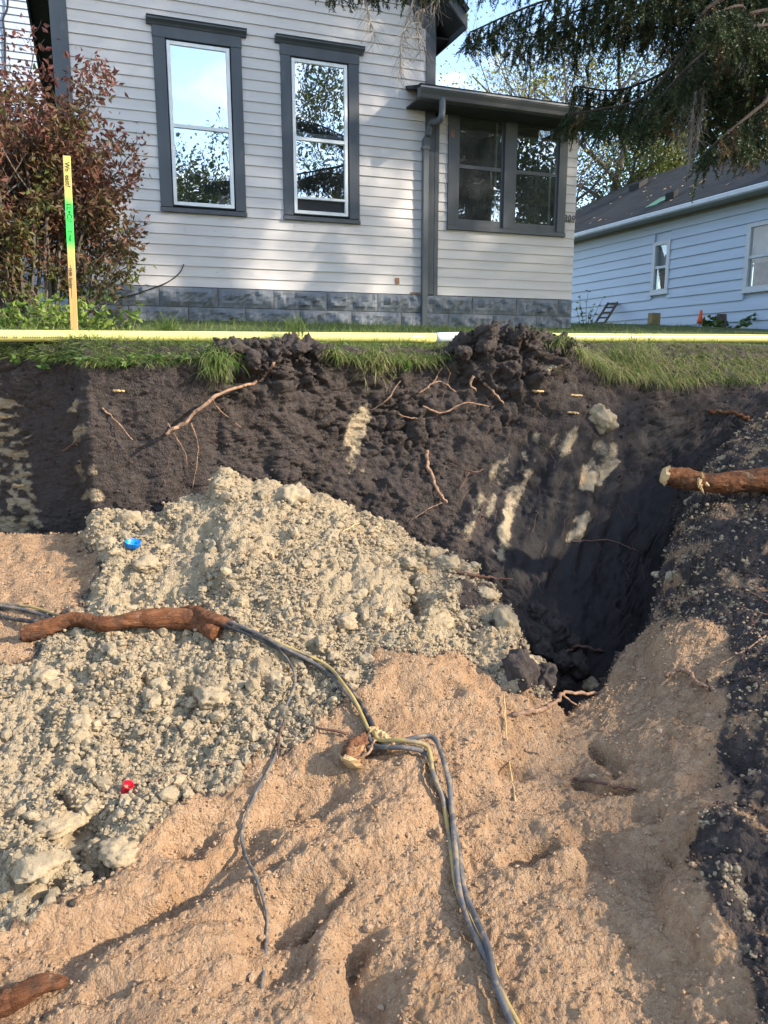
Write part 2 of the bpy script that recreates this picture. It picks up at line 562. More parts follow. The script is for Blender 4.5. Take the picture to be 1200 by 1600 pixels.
class MB:
    """collects shapes into one mesh"""

    def __init__(self):
        self.v, self.f = [], []

    def add(self, vs, fs):
        b = len(self.v)
        self.v += [tuple(map(float, x)) for x in vs]
        self.f += [tuple(i + b for i in q) for q in fs]
        return self

    def box(self, x0, x1, y0, y1, z0, z1):
        return self.add([(x0, y0, z0), (x1, y0, z0), (x1, y1, z0), (x0, y1, z0), (x0, y0, z1), (x1, y0, z1), (x1, y1, z1), (x0, y1, z1)],
                        [(0, 3, 2, 1), (4, 5, 6, 7), (0, 1, 5, 4), (1, 2, 6, 5), (2, 3, 7, 6), (3, 0, 4, 7)])

    def hexa(self, p):
        return self.add(p, [(0, 3, 2, 1), (4, 5, 6, 7), (0, 1, 5, 4), (1, 2, 6, 5), (2, 3, 7, 6), (3, 0, 4, 7)])

    def prism(self, poly, axis, a, b):
        """poly: list of 2D points; extruded along axis 'x' (y,z) or 'y' (x,z)"""
        n = len(poly)
        if axis == 'x':
            A = [(a, p[0], p[1]) for p in poly]
            B = [(b, p[0], p[1]) for p in poly]
        else:
            A = [(p[0], a, p[1]) for p in poly]
            B = [(p[0], b, p[1]) for p in poly]
        fs = [tuple(range(n - 1, -1, -1)), tuple(range(n, 2 * n))]
        for i in range(n):
            j = (i + 1) % n
            fs.append((i, j, n + j, n + i))
        return self.add(A + B, fs)

    def tube(self, pts, r, sides=7, cap=True, jit=0.0):
        pts = [Vector(p) for p in pts]
        n = len(pts)
        rr = r if hasattr(r, '__len__') else [r] * n
        up = Vector((0.13, 0.21, 0.97))
        vs, fs = [], []
        pa = None
        for i, p in enumerate(pts):
            d = (pts[min(i + 1, n - 1)] - pts[max(i - 1, 0)])
            if d.length < 1e-9:
                d = Vector((0, 0, 1))
            d.normalize()
            if pa is None:
                a = d.cross(up)
                if a.length < 1e-3:
                    a = d.cross(Vector((1, 0, 0)))
            else:
                a = pa - d * pa.dot(d)
            a.normalize()
            pa = a
            b = d.cross(a)
            for k in range(sides):
                th = 2 * math.pi * k / sides
                q = rr[i] * (1 + (jit * mnoise.noise(p * 40 + Vector((k * 1.7, 0, 0))) if jit else 0))
                vs.append(p + (a * math.cos(th) + b * math.sin(th)) * q)
        for i in range(n - 1):
            for k in range(sides):
                k2 = (k + 1) % sides
                fs.append((i * sides + k, i * sides + k2, (i + 1) * sides + k2, (i + 1) * sides + k))
        if cap:
            fs.append(tuple(range(sides - 1, -1, -1)))
            fs.append(tuple((n - 1) * sides + k for k in range(sides)))
        return self.add(vs, fs)

    def mesh(self, name, smooth=False):
        me = bpy.data.meshes.new(name)
        me.from_pydata(self.v, [], self.f)
        me.update()
        if smooth:
            me.polygons.foreach_set('use_smooth', np.ones(len(me.polygons), dtype=bool))
        return me

    def build(self, name, mat, parent=None, smooth=False, bevel=0.0):
        me = self.mesh(name, smooth)
        if bevel:
            bm = bmesh.new()
            bm.from_mesh(me)
            bmesh.ops.bevel(bm, geom=list(bm.edges), offset=bevel, segments=1, affect='EDGES', clamp_overlap=True)
            bm.to_mesh(me)
            bm.free()
        return link(name, me, mat, parent)


def catmull(pts, sub=6):
    P = [np.asarray(p, float) for p in pts]
    if len(P) < 3:
        return [P[0] + (P[1] - P[0]) * (k / sub) for k in range(sub + 1)]
    Q = [2 * P[0] - P[1]] + P + [2 * P[-1] - P[-2]]
    out = []
    for i in range(1, len(Q) - 2):
        a, b, c, d = Q[i - 1], Q[i], Q[i + 1], Q[i + 2]
        for k in range(sub):
            u = k / sub
            out.append(0.5 * ((2 * b) + (c - a) * u + (2 * a - 5 * b + 4 * c - d) * u * u + (3 * b - a - 3 * c + d) * u ** 3))
    out.append(P[-1])
    return out

# ------------------------------------------------------------------ terrain: dug pit, spoil heap, cut bank
def zrow(py, R):
    v = (800 - py) / F
    return R * (v * cp - sp) / (cp + v * sp)


def lawn_z(X, Y):
    X, Y = np.asarray(X, float), np.asarray(Y, float)
    z = np.interp(Y, [-40, -8, 0, 4.0, 8.65, 12, 17, 30], [-0.3, -0.25, -0.05, 0.10, 0.45, 0.72, 0.95, 1.0])
    z = z + 0.02 * np.sin(X * 1.3 + Y * 0.7)
    return z


FP = F / cp
# knots: each column lists (R, z); columns are azimuths
PX = [-140, 0, 60, 121, 129, 250, 350, 450, 550, 650, 750, 820, 870, 910, 960, 1000, 1040, 1080, 1120, 1160, 1200, 1330]
KB = [(1600, 1.46)] * 17 + [(1600, 1.46), (1600, 1.44), (1600, 1.42), (1600, 1.40), (1600, 1.36)]
KC = [(1380, 1.86)] * 16 + [(1380, 1.86), (1380, 1.84), (1380, 1.81), (1380, 1.78), (1380, 1.75), (1380, 1.7)]
KD = [(1150, 2.40), (1150, 2.42), (1150, 2.42), (1150, 2.42), (1150, 2.42), (1150, 2.42), (1150, 2.42), (1150, 2.40), (1150, 2.40), (1160, 2.38), (1170, 2.36), (1190, 2.36), (1200, 2.38), (1210, 2.36), (1200, 2.38), (1180, 2.42), (1150, 2.48), (1120, 2.52), (1090, 2.58), (1060, 2.62), (1030, 2.66), (1000, 2.6)]
KE = [(835, 3.72), (832, 3.72), (836, 3.68), (838, 3.62), (806, 3.60), (802, 3.62), (747, 3.70), (762, 3.75), (800, 3.78), (845, 3.70), (902, 3.48), (968, 3.18), (1088, 2.82), (1128, 2.72), (1090, 2.83), (1030, 3.05), (955, 3.32), (855, 3.70), (745, 4.20), (675, 4.65), (645, 4.85), (630, 4.7)]
KF = [(4.12, -.95), (4.06, -.95), (4.02, -.94), (3.96, -.93), (3.70, -.76), (3.77, -.76), (3.93, -.66), (4.00, -.70), (4.07, -.82), (4.05, -.96), (3.92, -1.12), (3.75, -1.32), (3.46, -1.62), (3.40, -1.78), (3.48, -1.72), (3.66, -1.52), (3.92, -1.27), (4.22, -.98), (4.52, -.66), (4.80, -.40), (4.95, -.29), (4.8, -.26)]
KG = [(4.14, -.40), (4.09, -.40), (4.05, -.40), (3.99, -.40), (3.74, -.36), (3.83, -.36), (3.97, -.34), (4.09, -.33), (4.25, -.35), (4.33, -.42), (4.38, -.52), (4.36, -.62), (4.30, -.72), (4.33, -.78), (4.45, -.76), (4.56, -.70), (4.70, -.60), (4.82, -.48), (4.92, -.36), (5.02, -.24), (5.05, -.19), (4.9, -.16)]
HPX = [-140, 0, 60, 121, 129, 250, 335, 350, 400, 440, 500, 530, 650, 690, 715, 760, 800, 840, 885, 920, 950, 1040, 1120, 1200, 1330]
KH = [(556, 4.16), (560, 4.11), (560, 4.07), (562, 4.01), (566, 3.79), (568, 3.88), (562, 3.94), (548, 3.97), (538, 4.03), (540, 4.06), (542, 4.14), (556, 4.2), (562, 4.43), (556, 4.5), (540, 4.5), (524, 4.52), (530, 4.55), (524, 4.58), (540, 4.66), (562, 4.72), (585, 4.78), (598, 4.95), (588, 5.1), (600, 5.2), (600, 5.1)]


def th_of(px):
    return math.atan((px - 600) / FP)


def col_interp(ths, vals, th):
    return np.interp(th, ths, vals)


# azimuths beyond the table: left the same bank runs on, right it swings round behind the camera
SIDE_L = [-60, -78, -95, -115, -150, -180]
SIDE_R = [48, 68, 95, 125, 155, 180]


def side_profile(thd):
    phi = rad(thd) + YAW
    c, s = math.cos(phi), math.sin(phi)
    if thd < 0:
        if thd >= -95:
            r = min(4.0 / max(c, 0.12), 22)
            return dict(A=(0.75, -1.5), B=(1.6, -1.46), C=(2.2, -1.36), D=(3.0, -1.25), E=(r * .90, -.9), F=(r * .97, -.9), G=(r * .985, -.4), H=(r, .05), I=(r + .3, .1))
        r = 16
        return dict(A=(0.75, -1.5), B=(1.6, -1.5), C=(2.6, -1.48), D=(5, -1.45), E=(12, -1.4), F=(13, -1.3), G=(14, -1.0), H=(15, -.6), I=(16, -.3))
    if thd <= 125:
        r = min(4.1 / max(s, 0.35), 9)
        top = 0.08
        return dict(A=(0.7, -1.5), B=(1.25, -1.42), C=(1.6, -1.3), D=(2.1, -1.1), E=(r * .70, -.72), F=(r * .78, -.55), G=(r * .88, -.18), H=(r, top), I=(r + .7, .15))
    return dict(A=(0.75, -1.5), B=(1.6, -1.5), C=(2.6, -1.48), D=(5, -1.45), E=(12, -1.4), F=(13, -1.3), G=(14, -1.0), H=(15, -.6), I=(16, -.3))


def knot_curves():
    K = {}
    thp = [th_of(p) for p in PX]
    thh = [th_of(p) for p in HPX]

    def add(name, ths, rs, zs):
        tl = [rad(a) for a in SIDE_L][::-1]
        tr = [rad(a) for a in SIDE_R]
        L = [side_profile(a)[name] for a in SIDE_L][::-1]
        Rr = [side_profile(a)[name] for a in SIDE_R]
        T = tl + list(ths) + tr
        K[name] = (np.array(T), np.array([q[0] for q in L] + list(rs) + [q[0] for q in Rr]), np.array([q[1] for q in L] + list(zs) + [q[1] for q in Rr]))

    add('A', thp, [0.75 / math.cos(a) for a in thp], [-1.5] * len(thp))
    for nm, tab in (('B', KB), ('C', KC), ('D', KD), ('E', KE)):
        add(nm, thp, [R / math.cos(a) for (py, R), a in zip(tab, thp)], [zrow(py, R) for py, R in tab])
    for nm, tab in (('F', KF), ('G', KG)):
        add(nm, thp, [R / math.cos(a) for (R, z), a in zip(tab, thp)], [z for R, z in tab])
    add('H', thh, [R / math.cos(a) for (py, R), a in zip(KH, thh)], [zrow(py, R) for py, R in KH])
    Ri = [max(15580 / (3850 - p) - 0.16, R + 0.14) for p, (py, R) in zip(HPX, KH)]
    add('I', thh, [R / math.cos(a) for R, a in zip(Ri, thh)],
        [float(lawn_z(R / math.cos(a) * math.sin(a + YAW), R / math.cos(a) * math.cos(a + YAW))) for R, a in zip(Ri, thh)])
    return K


TH = np.concatenate([np.radians(np.linspace(-180, -45, 36)), np.radians(np.linspace(-44.3, 43, 610)), np.radians(np.linspace(44, 180, 40))])
NC = len(TH)
K = knot_curves()
kn = ['A', 'B', 'C', 'D', 'E', 'F', 'G', 'H', 'I']


def smooth1(a, s):
    if s <= 0:
        return a
    x = np.arange(-3 * s, 3 * s + 1)
    g = np.exp(-x * x / (2 * s * s))
    g /= g.sum()
    return np.convolve(np.pad(a, 3 * s, mode='edge'), g, mode='valid')


KR = np.array([smooth1(np.interp(TH, K[k][0], K[k][1]), {'F': 1, 'G': 1, 'H': 1, 'I': 2}.get(k, 7) if k != 'E' else 2) for k in kn])
KZ = np.array([smooth1(np.interp(TH, K[k][0], K[k][2]), {'F': 1, 'G': 1, 'H': 1, 'I': 2}.get(k, 7) if k != 'E' else 2) for k in kn])
SEG = [24, 108, 112, 165, 36, 90, 75, 24]
rowsR, rowsZ, rowT = [], [], []
PK = np.stack([KR, KZ], -1)                                   # knots x columns x 2
T = np.zeros_like(PK)
for k in range(len(kn)):
    a, b = PK[max(k - 1, 0)], PK[min(k + 1, len(kn) - 1)]
    d = b - a
    d /= np.linalg.norm(d, axis=1, keepdims=True) + 1e-9
    l1 = np.linalg.norm(PK[k] - a, axis=1) if k > 0 else np.full(NC, 9.)
    l2 = np.linalg.norm(b - PK[k], axis=1) if k < len(kn) - 1 else np.full(NC, 9.)
    T[k] = d * np.minimum(l1, l2)[:, None] * (0.55 if kn[k] in 'EFHI' else 0.9)
for k, n in enumerate(SEG):
    for j in range(n + (1 if k == len(SEG) - 1 else 0)):
        u = j / n
        h00, h10, h01, h11 = 2 * u ** 3 - 3 * u ** 2 + 1, u ** 3 - 2 * u ** 2 + u, -2 * u ** 3 + 3 * u ** 2, u ** 3 - u ** 2
        P = h00 * PK[k] + h10 * T[k] + h01 * PK[k + 1] + h11 * T[k + 1]
        rowsR.append(P[:, 0])
        rowsZ.append(P[:, 1])
        rowT.append(k + u)
RR, ZZ, RT_ = np.array(rowsR), np.array(rowsZ), np.array(rowT)
NR = len(RT_)
AZ = TH[None, :] + YAW
base = np.stack([RR * np.sin(AZ), RR * np.cos(AZ), ZZ], -1)    # rows x cols x 3


def grid_normals(G):
    du = np.gradient(G, axis=1)
    dv = np.gradient(G, axis=0)
    n = np.cross(du, dv)
    n /= np.linalg.norm(n, axis=2, keepdims=True) + 1e-12
    return n


BN = grid_normals(base)
Pf = base.reshape(-1, 3)
Nf = BN.reshape(-1, 3)
TT = np.repeat(RT_, NC)
vis = (Pf @ FW) > 0.2
ppx, ppy = np.full(len(Pf), -9999.0), np.full(len(Pf), 9999.0)
ppx[vis], ppy[vis] = proj(Pf[vis])


def inpoly(poly, x, y):
    r = np.zeros(len(x), bool)
    n = len(poly)
    for i in range(n):
        x0, y0 = poly[i]
        x1, y1 = poly[(i + 1) % n]
        if y0 == y1:
            continue
        c = ((y0 > y) != (y1 > y)) & (x < (x1 - x0) * (y - y0) / (y1 - y0) + x0)
        r ^= c
    return r


def polymask(poly, warp=16.0, soft=0, off=0.0):
    n1 = fbm(Pf, 7.0, 3, 0.6, off) * warp
    n2 = fbm(Pf, 7.0, 3, 0.6, off + 31) * warp
    return inpoly(poly, ppx + n1, ppy + n2).astype(float)


def blur(m, it=2):
    g = m.reshape(NR, NC).copy()
    for _ in range(it):
        g[1:-1] = (g[:-2] + 2 * g[1:-1] + g[2:]) / 4
        g[:, 1:-1] = (g[:, :-2] + 2 * g[:, 1:-1] + g[:, 2:]) / 4
    return g.ravel()


bed = (TT < 4.55)
CLAY = [(126, 770), (205, 770), (300, 770), (340, 720), (470, 730), (570, 770), (670, 820), (740, 870), (830, 915), (900, 950), (905, 1040), (850, 1100),
        (800, 1082), (745, 1045), (680, 1028), (600, 1020), (560, 1045), (535, 1095), (480, 1150), (430, 1195), (330, 1232), (235, 1268), (215, 1325), (140, 1378), (60, 1432), (0, 1462), (-300, 1480), (-1500, 1560),
        (-1500, 1190), (-300, 1090), (0, 1055), (55, 1020), (45, 985), (95, 955), (150, 925), (185, 890), (140, 855)]
BLACKR = [(1040, 600), (1055, 760), (1030, 860), (1015, 950), (1085, 962), (1150, 985), (1132, 1060), (1112, 1135), (1118, 1200), (1165, 1228), (1128, 1300), (1092, 1360), (1128, 1440), (1172, 1520), (1200, 1610), (1330, 1900), (1700, 1900), (1700, 500)]
m_clay = polymask(CLAY, 22, off=2.0) * bed
m_black = polymask(BLACKR, 16, off=5.0)
m_sand = bed * (1 - m_clay) * (1 - m_black)
pit = polymask([(845, 930), (1060, 830), (1050, 950), (1000, 1045), (960, 1095), (900, 1132), (868, 1105), (880, 1040)], 10) * (TT > 4.02)
m_sand *= (1 - pit)
# clay seams and smears left by the bucket on the black face
face = (TT >= 4.3)
seams = [([(545, 640), (575, 632), (572, 690), (560, 745), (545, 748), (540, 690)], 8),
         ([(845, 670), (915, 668), (890, 715), (845, 800), (800, 880), (768, 870), (795, 770), (825, 700)], 8),
         ([(925, 690), (965, 680), (955, 745), (915, 782), (905, 760)], 10),
         ([(775, 705), (805, 705), (765, 800), (730, 860), (712, 850), (745, 770)], 8), ([(905, 800), (930, 800), (880, 890), (850, 905)], 8),
         ([(845, 570), (885, 566), (880, 585), (855, 590)], 6),
         ([(118, 600), (128, 595), (138, 680), (145, 790), (128, 800)], 14)]
m_seam = np.zeros(len(Pf))
for pl, wv_ in seams:
    m_seam = np.maximum(m_seam, inpoly(pl, ppx + fbm(Pf, 20., 4, 0.7, 9.) * wv_ * 1.3, ppy + fbm(Pf, 20., 4, 0.7, 44.) * wv_ * 1.3).astype(float))
sc0 = Pf[:, 0] * 0.83 - Pf[:, 2] * 0.56
sp0 = Pf[:, 0] * 0.56 + Pf[:, 2] * 0.83
streak = fbm(np.stack([sc0 * 30, sp0 * 2.6, sc0 * 3], -1), 1.0, 4, 0.6)
m_left = m_seam * 0
m_left = inpoly([(-900, 600), (20, 610), (45, 660), (50, 720), (52, 800), (100, 842), (-900, 842)], ppx + fbm(Pf, 20., 4, 0.7, 9.) * 12, ppy + fbm(Pf, 20., 4, 0.7, 44.) * 20).astype(float) * face * np.clip(0.42 + 0.75 * fbm(Pf * np.array([1, 1, 1.6]), 26, 4, 0.7, 17.), 0, 0.9)
m_seam *= face * np.clip(0.74 + 1.0 * streak + 0.12 * fbm(Pf, 38, 3, 0.7, 77.), 0, 1.15)
wetm = polymask([(780, 700), (960, 720), (1040, 610), (1085, 650), (1060, 830), (1030, 960), (960, 1080), (890, 1030), (850, 930), (770, 900)], 22) * face
clay_w = np.maximum(blur(m_clay, 9), np.maximum(blur(m_seam * 0.80, 3), blur(m_left, 1)))
sand_w = np.clip(blur(m_sand, 22) + 0.0, 0, 1) * (1 - np.clip(clay_w * 1.2 - 0.1, 0, 1))
wet_w = blur(wetm, 6)
sand_w = np.maximum(sand_w, blur(m_black * bed, 6) * np.clip(0.16 + 0.55 * fbm(Pf, 8, 5, 0.7, 29.), 0, 0.6))
# dark spill over clay near the seam with the face, pale crumbs on the right bank
clay_w = np.maximum(clay_w, blur(m_black * bed, 3) * np.clip(fbm(Pf, 22, 4, 0.7, 3.0) * 0.9 - 0.32, 0, 0.45))
clay_w *= 1 - 0.75 * blur(polymask([(690, 880), (760, 880), (850, 935), (905, 960), (900, 1070), (850, 1095), (790, 1060), (800, 1000), (730, 960)], 25), 4) * np.clip(0.6 + fbm(Pf, 12, 3), 0, 1)

# ---- relief
disp = np.zeros(len(Pf))
inview = np.repeat(((TH > rad(-44.5)) & (TH < rad(43.2)))[None, :], NR, 0).ravel()
blk_w = np.clip(1 - clay_w - sand_w, 0, 1)
low = fbm(Pf, 2.6, 3, 0.5, 1.0)
disp += low * 0.035 * np.where(TT < 7, 1, 0.3)
V = np.where(inview)[0]
f1, f2 = worley(Pf[V] + 0.02 * np.stack([vnoise(Pf[V] * 9, 1), vnoise(Pf[V] * 9, 5), vnoise(Pf[V] * 9, 8)], -1), 8.5)
g1, g2 = worley(Pf[V] + 0.008 * np.stack([vnoise(Pf[V] * 24, 1), vnoise(Pf[V] * 24, 5), vnoise(Pf[V] * 24, 8)], -1), 23.0, 3.0)
h1, h2 = worley(Pf[V], 52.0, 9.0)
finecr = np.zeros(len(Pf))
finecr[V] = (0.5 - h1) * 0.013 + np.clip(h2 - h1, 0, 0.25) * 0.008
crack = np.zeros(len(Pf))
crack[V] = -np.exp(-((f2 - f1) / 0.05) ** 2) * 0.016 - np.exp(-((g2 - g1) / 0.07) ** 2) * 0.007
lump = np.zeros(len(Pf))
lump[V] = (0.55 - f1) * 0.055 + np.clip(f2 - f1, 0, 0.3) * 0.03
crumb = np.zeros(len(Pf))
crumb[V] = (0.5 - g1) * 0.024 + np.clip(g2 - g1, 0, 0.25) * 0.016
fine = fbm(Pf, 60, 3, 0.6, 4.0)
med = fbm(Pf, 14, 4, 0.55, 6.0)
patch = np.clip(0.75 + 0.6 * fbm(Pf, 3.5, 2, 0.5, 12.), 0.15, 1.3)
disp += clay_w * (lump * patch * 0.45 + crumb * patch * 1.25 + finecr * 1.5 + fine * 0.004 + med * 0.015 + fbm(Pf, 5.5, 2, 0.5, 33.) * 0.024)
disp += sand_w * (med * 0.010 + fine * 0.003 + crumb * 0.22 + finecr * 0.5)
gmz = blur(polymask([(760, 690), (850, 650), (980, 660), (1000, 760), (940, 900), (860, 950), (780, 900), (730, 860)], 25, off=4.0), 8) * face
smoothf = (1 - 0.30 * wet_w) * (1 - 0.40 * gmz)
ridge = 1 - np.abs(fbm(Pf * np.array([1, 1, 2.2]), 9, 4, 0.55, 15.))
bl_face = blk_w * face
leftm = blur(polymask([(-1200, 540), (338, 540), (338, 860), (-1200, 860)], 12), 5) * face
smoothf *= 1 - 0.62 * leftm
layer = fbm(Pf * np.array([5, 5, 42.0]), 1.0, 3, 0.6, 90.)
disp += leftm * (-np.clip(np.abs(layer) * -1 + 0.12, 0, 0.12) * 0.05 * (ppx < 128) + crack * 0.35 * np.clip(fbm(Pf, 6, 2, 0.5, 52.) + 0.3, 0, 1) + finecr * 0.45)
disp += bl_face * smoothf * (med * 0.020 + (lump * 0.40 + crack * 1.5) * np.clip(0.55 + fbm(Pf, 3, 2, 0.5, 22.), 0, 1.3) + crumb * 0.75 * np.clip(0.4 + fbm(Pf, 5, 2, 0.5, 25.), 0, 1.2) + finecr * 0.9 + fine * 0.004 + (ridge - 0.6) * 0.008)
disp += bl_face * wet_w * crack * 0.5 * np.clip(fbm(Pf, 5, 2, 0.5, 51.) + 0.2, 0, 1)
disp += blk_w * (1 - face) * (med * 0.020 + lump * 0.4 + crumb * 0.8 + finecr * 0.9 + fine * 0.004)
# bucket tooth grooves, slanting down the face
sc = sc0
gro = np.sin(sc * 2 * math.pi / 0.13 + 3.2 * fbm(Pf, 1.6, 3)) * np.clip(0.45 + 0.9 * fbm(Pf, 3.1, 2, 0.5, 61.), 0, 1)
gm = blur(polymask([(700, 640), (830, 640), (990, 640), (1010, 760), (960, 900), (860, 960), (740, 900), (660, 800)], 30), 8) * face
disp += gm * (np.sign(gro) * np.abs(gro) ** 0.6) * 0.013
# vertical scrape stripes on the left part
sv = Pf[:, 0] * 1.0
disp += blur(polymask([(-60, 590), (330, 580), (330, 790), (-60, 840)], 20), 6) * face * fbm(np.stack([Pf[:, 0] * 14, Pf[:, 1] * 14, Pf[:, 2] * 3], -1), 1.0, 3) * 0.006
# clods heaped on the lip
lipm = np.exp(-((TT - 7.0) / 0.55) ** 2) * np.clip(polymask([(345, 480), (515, 480), (515, 600), (345, 600)], 10) + polymask([(705, 470), (895, 470), (895, 600), (705, 600)], 10), 0, 1)
disp += blur(lipm, 4) * (lump * 0.5 + med * 0.035 + crumb * 0.9 + finecr)


# hollows, foot marks and ridges in the sand (placed where they lie, sized in metres)
def nearest(px, py):
    d = (ppx - px) ** 2 + (ppy - py) ** 2 + np.where(vis & inview, 0, 1e9)
    return Pf[np.argmin(d)]


def dent(px, py, amp, rx, ry=None, ang=0.0):
    c = nearest(px, py)
    q = Pf - c
    e1 = RT * math.cos(ang) + HF * math.sin(ang)
    e2 = -RT * math.sin(ang) + HF * math.cos(ang)
    a, b_ = q @ e1 / rx, q @ e2 / (ry or rx)
    g = np.exp(-(a * a + b_ * b_) ** 2.2) * (np.abs(q[:, 2]) < 0.6)
    return amp * g


for d_ in [(835, 1330, -.075, .09, .045, .35), (800, 1300, -.03, .09, .05, .2), (870, 1355, .03, .10, .04, .4), (945, 1185, -.05, .035, .09, .35), (1010, 1275, -.03, .04, .06, .3),
           (800, 1200, -.05, .07, .04, .2), (720, 1250, -.035, .10, .05, .3), (300, 1305, -.055, .08, .05, .6), (365, 1345, -.03, .16, .05, .5), (230, 1430, -.05, .20, .05, .55), (150, 1400, .03, .2, .05, .5),
           (330, 1420, .04, .22, .05, .5), (470, 1420, -.06, .08, .06, .4), (500, 1350, .035, .12, .06, .3), (560, 1470, -.05, .07, .05, .5), (480, 1245, -.07, .16, .07, .35), (600, 1290, .04, .14, .07, .3), (240, 1500, .05, .2, .06, .4),
           (420, 1330, .04, .13, .05, .5), (400, 1480, .03, .1, .05, .4), (115, 1300, -.08, .06, .10, -.5), (150, 1340, -.06, .05, .06, .3), (40, 1395, -.06, .12, .035, .6), (200, 1290, .03, .08, .05), (90, 1260, .03, .1, .06), (60, 1350, .05, .07, .06),
           (560, 1070, .03, .12, .09), (660, 1060, .045, .16, .08), (720, 1090, .03, .08, .06), (700, 1085, -.03, .04, .03), (650, 940, -.05, .06, .08), (700, 870, .05, .08, .07), (455, 775, .05, .10, .07), (348, 755, .05, .06, .05),
           (400, 900, .03, .16, .09), (210, 935, -.06, .10, .04), (190, 870, .04, .12, .05), (120, 1010, .02, .12, .07), (250, 1075, -.03, .05, .04), (1070, 1000, .05, .14, .12), (960, 1240, -.04, .14, .035, -.1), (1120, 1200, -.06, .10, .06, .5),
           (1150, 1330, .06, .10, .14), (1100, 1420, .05, .08, .16), (1060, 1350, -.03, .1, .05), (930, 1330, -.04, .06, .09, .4), (960, 1450, .02, .2, .1), (780, 1000, .06, .09, .08), (820, 1045, .06, .06, .06), (430, 1480, -.06, .10, .08, .2), (560, 1560, -.05, .09, .10, .2), (90, 1560, -.03, .3, .06, .3)]:
    disp += dent(*d_)


def crevice(pts, width, depth):
    Q = [nearest(*p) for p in pts]
    d = np.full(len(Pf), 9.0)
    Pw = Pf + 0.018 * np.stack([vnoise(Pf * 16, 2), vnoise(Pf * 16, 6), vnoise(Pf * 16, 9)], -1)
    for a, b_ in zip(Q[:-1], Q[1:]):
        ab = b_ - a
        u = np.clip(((Pw - a) @ ab) / (ab @ ab + 1e-9), 0, 1)
        d = np.minimum(d, np.linalg.norm(Pw - (a + u[:, None] * ab), axis=1))
    return -depth * np.exp(-(d / width) ** 2)


for pts_, w_, dp_ in (([(85, 1235), (105, 1265), (110, 1300), (130, 1335), (150, 1350)], .016, .11), ([(0, 1435), (35, 1400), (55, 1385), (85, 1370)], .014, .08), ([(70, 1310), (40, 1330), (0, 1335)], .011, .06), ([(15, 1270), (40, 1290), (75, 1310)], .010, .05),
                      ([(290, 1150), (300, 1110), (295, 1080)], .012, .05), ([(215, 940), (240, 960)], .02, .06), ([(640, 900), (655, 945), (640, 975)], .02, .07), ([(480, 1000), (520, 1030)], .012, .04), ([(380, 890), (372, 905)], .010, .05), ([(225, 1055), (228, 1075)], .012, .06),
                      ([(900, 1222), (990, 1240)], .015, .05), ([(935, 1165), (955, 1215)], .014, .06), ([(1045, 1340), (1075, 1352), (1100, 1375)], .012, .05), ([(860, 1090), (850, 1050), (870, 1020)], .02, .08), ([(820, 1095), (790, 1075)], .015, .05),
                      ([(480, 1440), (520, 1405), (545, 1390)], .018, .05), ([(560, 1470), (545, 1500), (570, 1540)], .02, .05), ([(270, 1320), (300, 1330)], .02, .04), ([(1130, 1170), (1180, 1185)], .015, .06)):
    disp += crevice(pts_, w_, dp_)
disp *= np.clip((9.0 - TT * 0) / 9, 0, 1)
endfade = np.clip((8.0 - TT) / 0.5, 0, 1)
PT = Pf + Nf * (disp * endfade)[:, None]
idx = np.arange(NR * NC).reshape(NR, NC)
quads = np.stack([idx[:-1, :-1], idx[:-1, 1:], idx[1:, 1:], idx[1:, :-1]], -1).reshape(-1, 4)
me = np_mesh('excavation', PT, quads, True, {'soil': np.stack([clay_w, sand_w, wet_w], -1)})
exc = link('excavation', me, 'excavated_soil')
exc['kind'] = 'structure'
exc['label'] = 'dug out pit with black bank, grey clay spoil and tan sand'
PTg = PT.reshape(NR, NC, 3)
TN = grid_normals(PTg).reshape(-1, 3)

# lookup tree for laying things on the ground (only the part in front of the camera)
cols = np.where((TH > rad(-50)) & (TH < rad(50)))[0]
sub = idx[:, cols[0]:cols[-1] + 1]
q2 = np.stack([sub[:-1, :-1], sub[:-1, 1:], sub[1:, 1:], sub[1:, :-1]], -1).reshape(-1, 4)
BVH = BVHTree.FromPolygons(PT.tolist(), q2.tolist())


def hit(px, py, lift=0.0):
    d = Vector(ray(px, py)).normalized()
    loc, nrm, i, dist = BVH.ray_cast(Vector((0, 0, 0)), d)
    if loc is None:
        return None
    if nrm.dot(d) > 0:
        nrm = -nrm
    return np.array(loc + nrm * lift)


def hit_n(px, py):
    d = Vector(ray(px, py)).normalized()
    loc, nrm, i, dist = BVH.ray_cast(Vector((0, 0, 0)), d)
    if nrm.dot(d) > 0:
        nrm = -nrm
    return loc, nrm


# ------------------------------------------------------------------ lawn and far ground (joins the back edge of the dug ground)
edge0 = PTg[-1]                                                # columns x 3
er = np.hypot(edge0[:, 0], edge0[:, 1])
LV = [edge0 - np.array([0, 0, 0.0])]
for k, f in enumerate(np.concatenate([np.linspace(0.02, 1, 22) ** 1.3 * 14, [20, 35, 70, 150, 400, 900]])):
    r = er + f
    x, y = r * np.sin(TH + YAW), r * np.cos(TH + YAW)
    z = lawn_z(x, y)
    bl = min(1.0, f / 0.6)
    z = edge0[:, 2] * (1 - bl) + z * bl
    LV.append(np.stack([x, y, z], -1))
LV = np.array(LV)
nr = LV.shape[0]
li = np.arange(nr * NC).reshape(nr, NC)
lq = np.stack([li[:-1, :-1], li[:-1, 1:], li[1:, 1:], li[1:, :-1]], -1).reshape(-1, 4)
lawn = link('lawn', np_mesh('lawn', LV.reshape(-1, 3), lq, True), 'lawn_soil')
lawn['kind'] = 'structure'

# ------------------------------------------------------------------ the grey house
YW = 8.66


def W(px, py, Y=YW):
    p = onY(px, py, Y)
    return p[0], p[2]


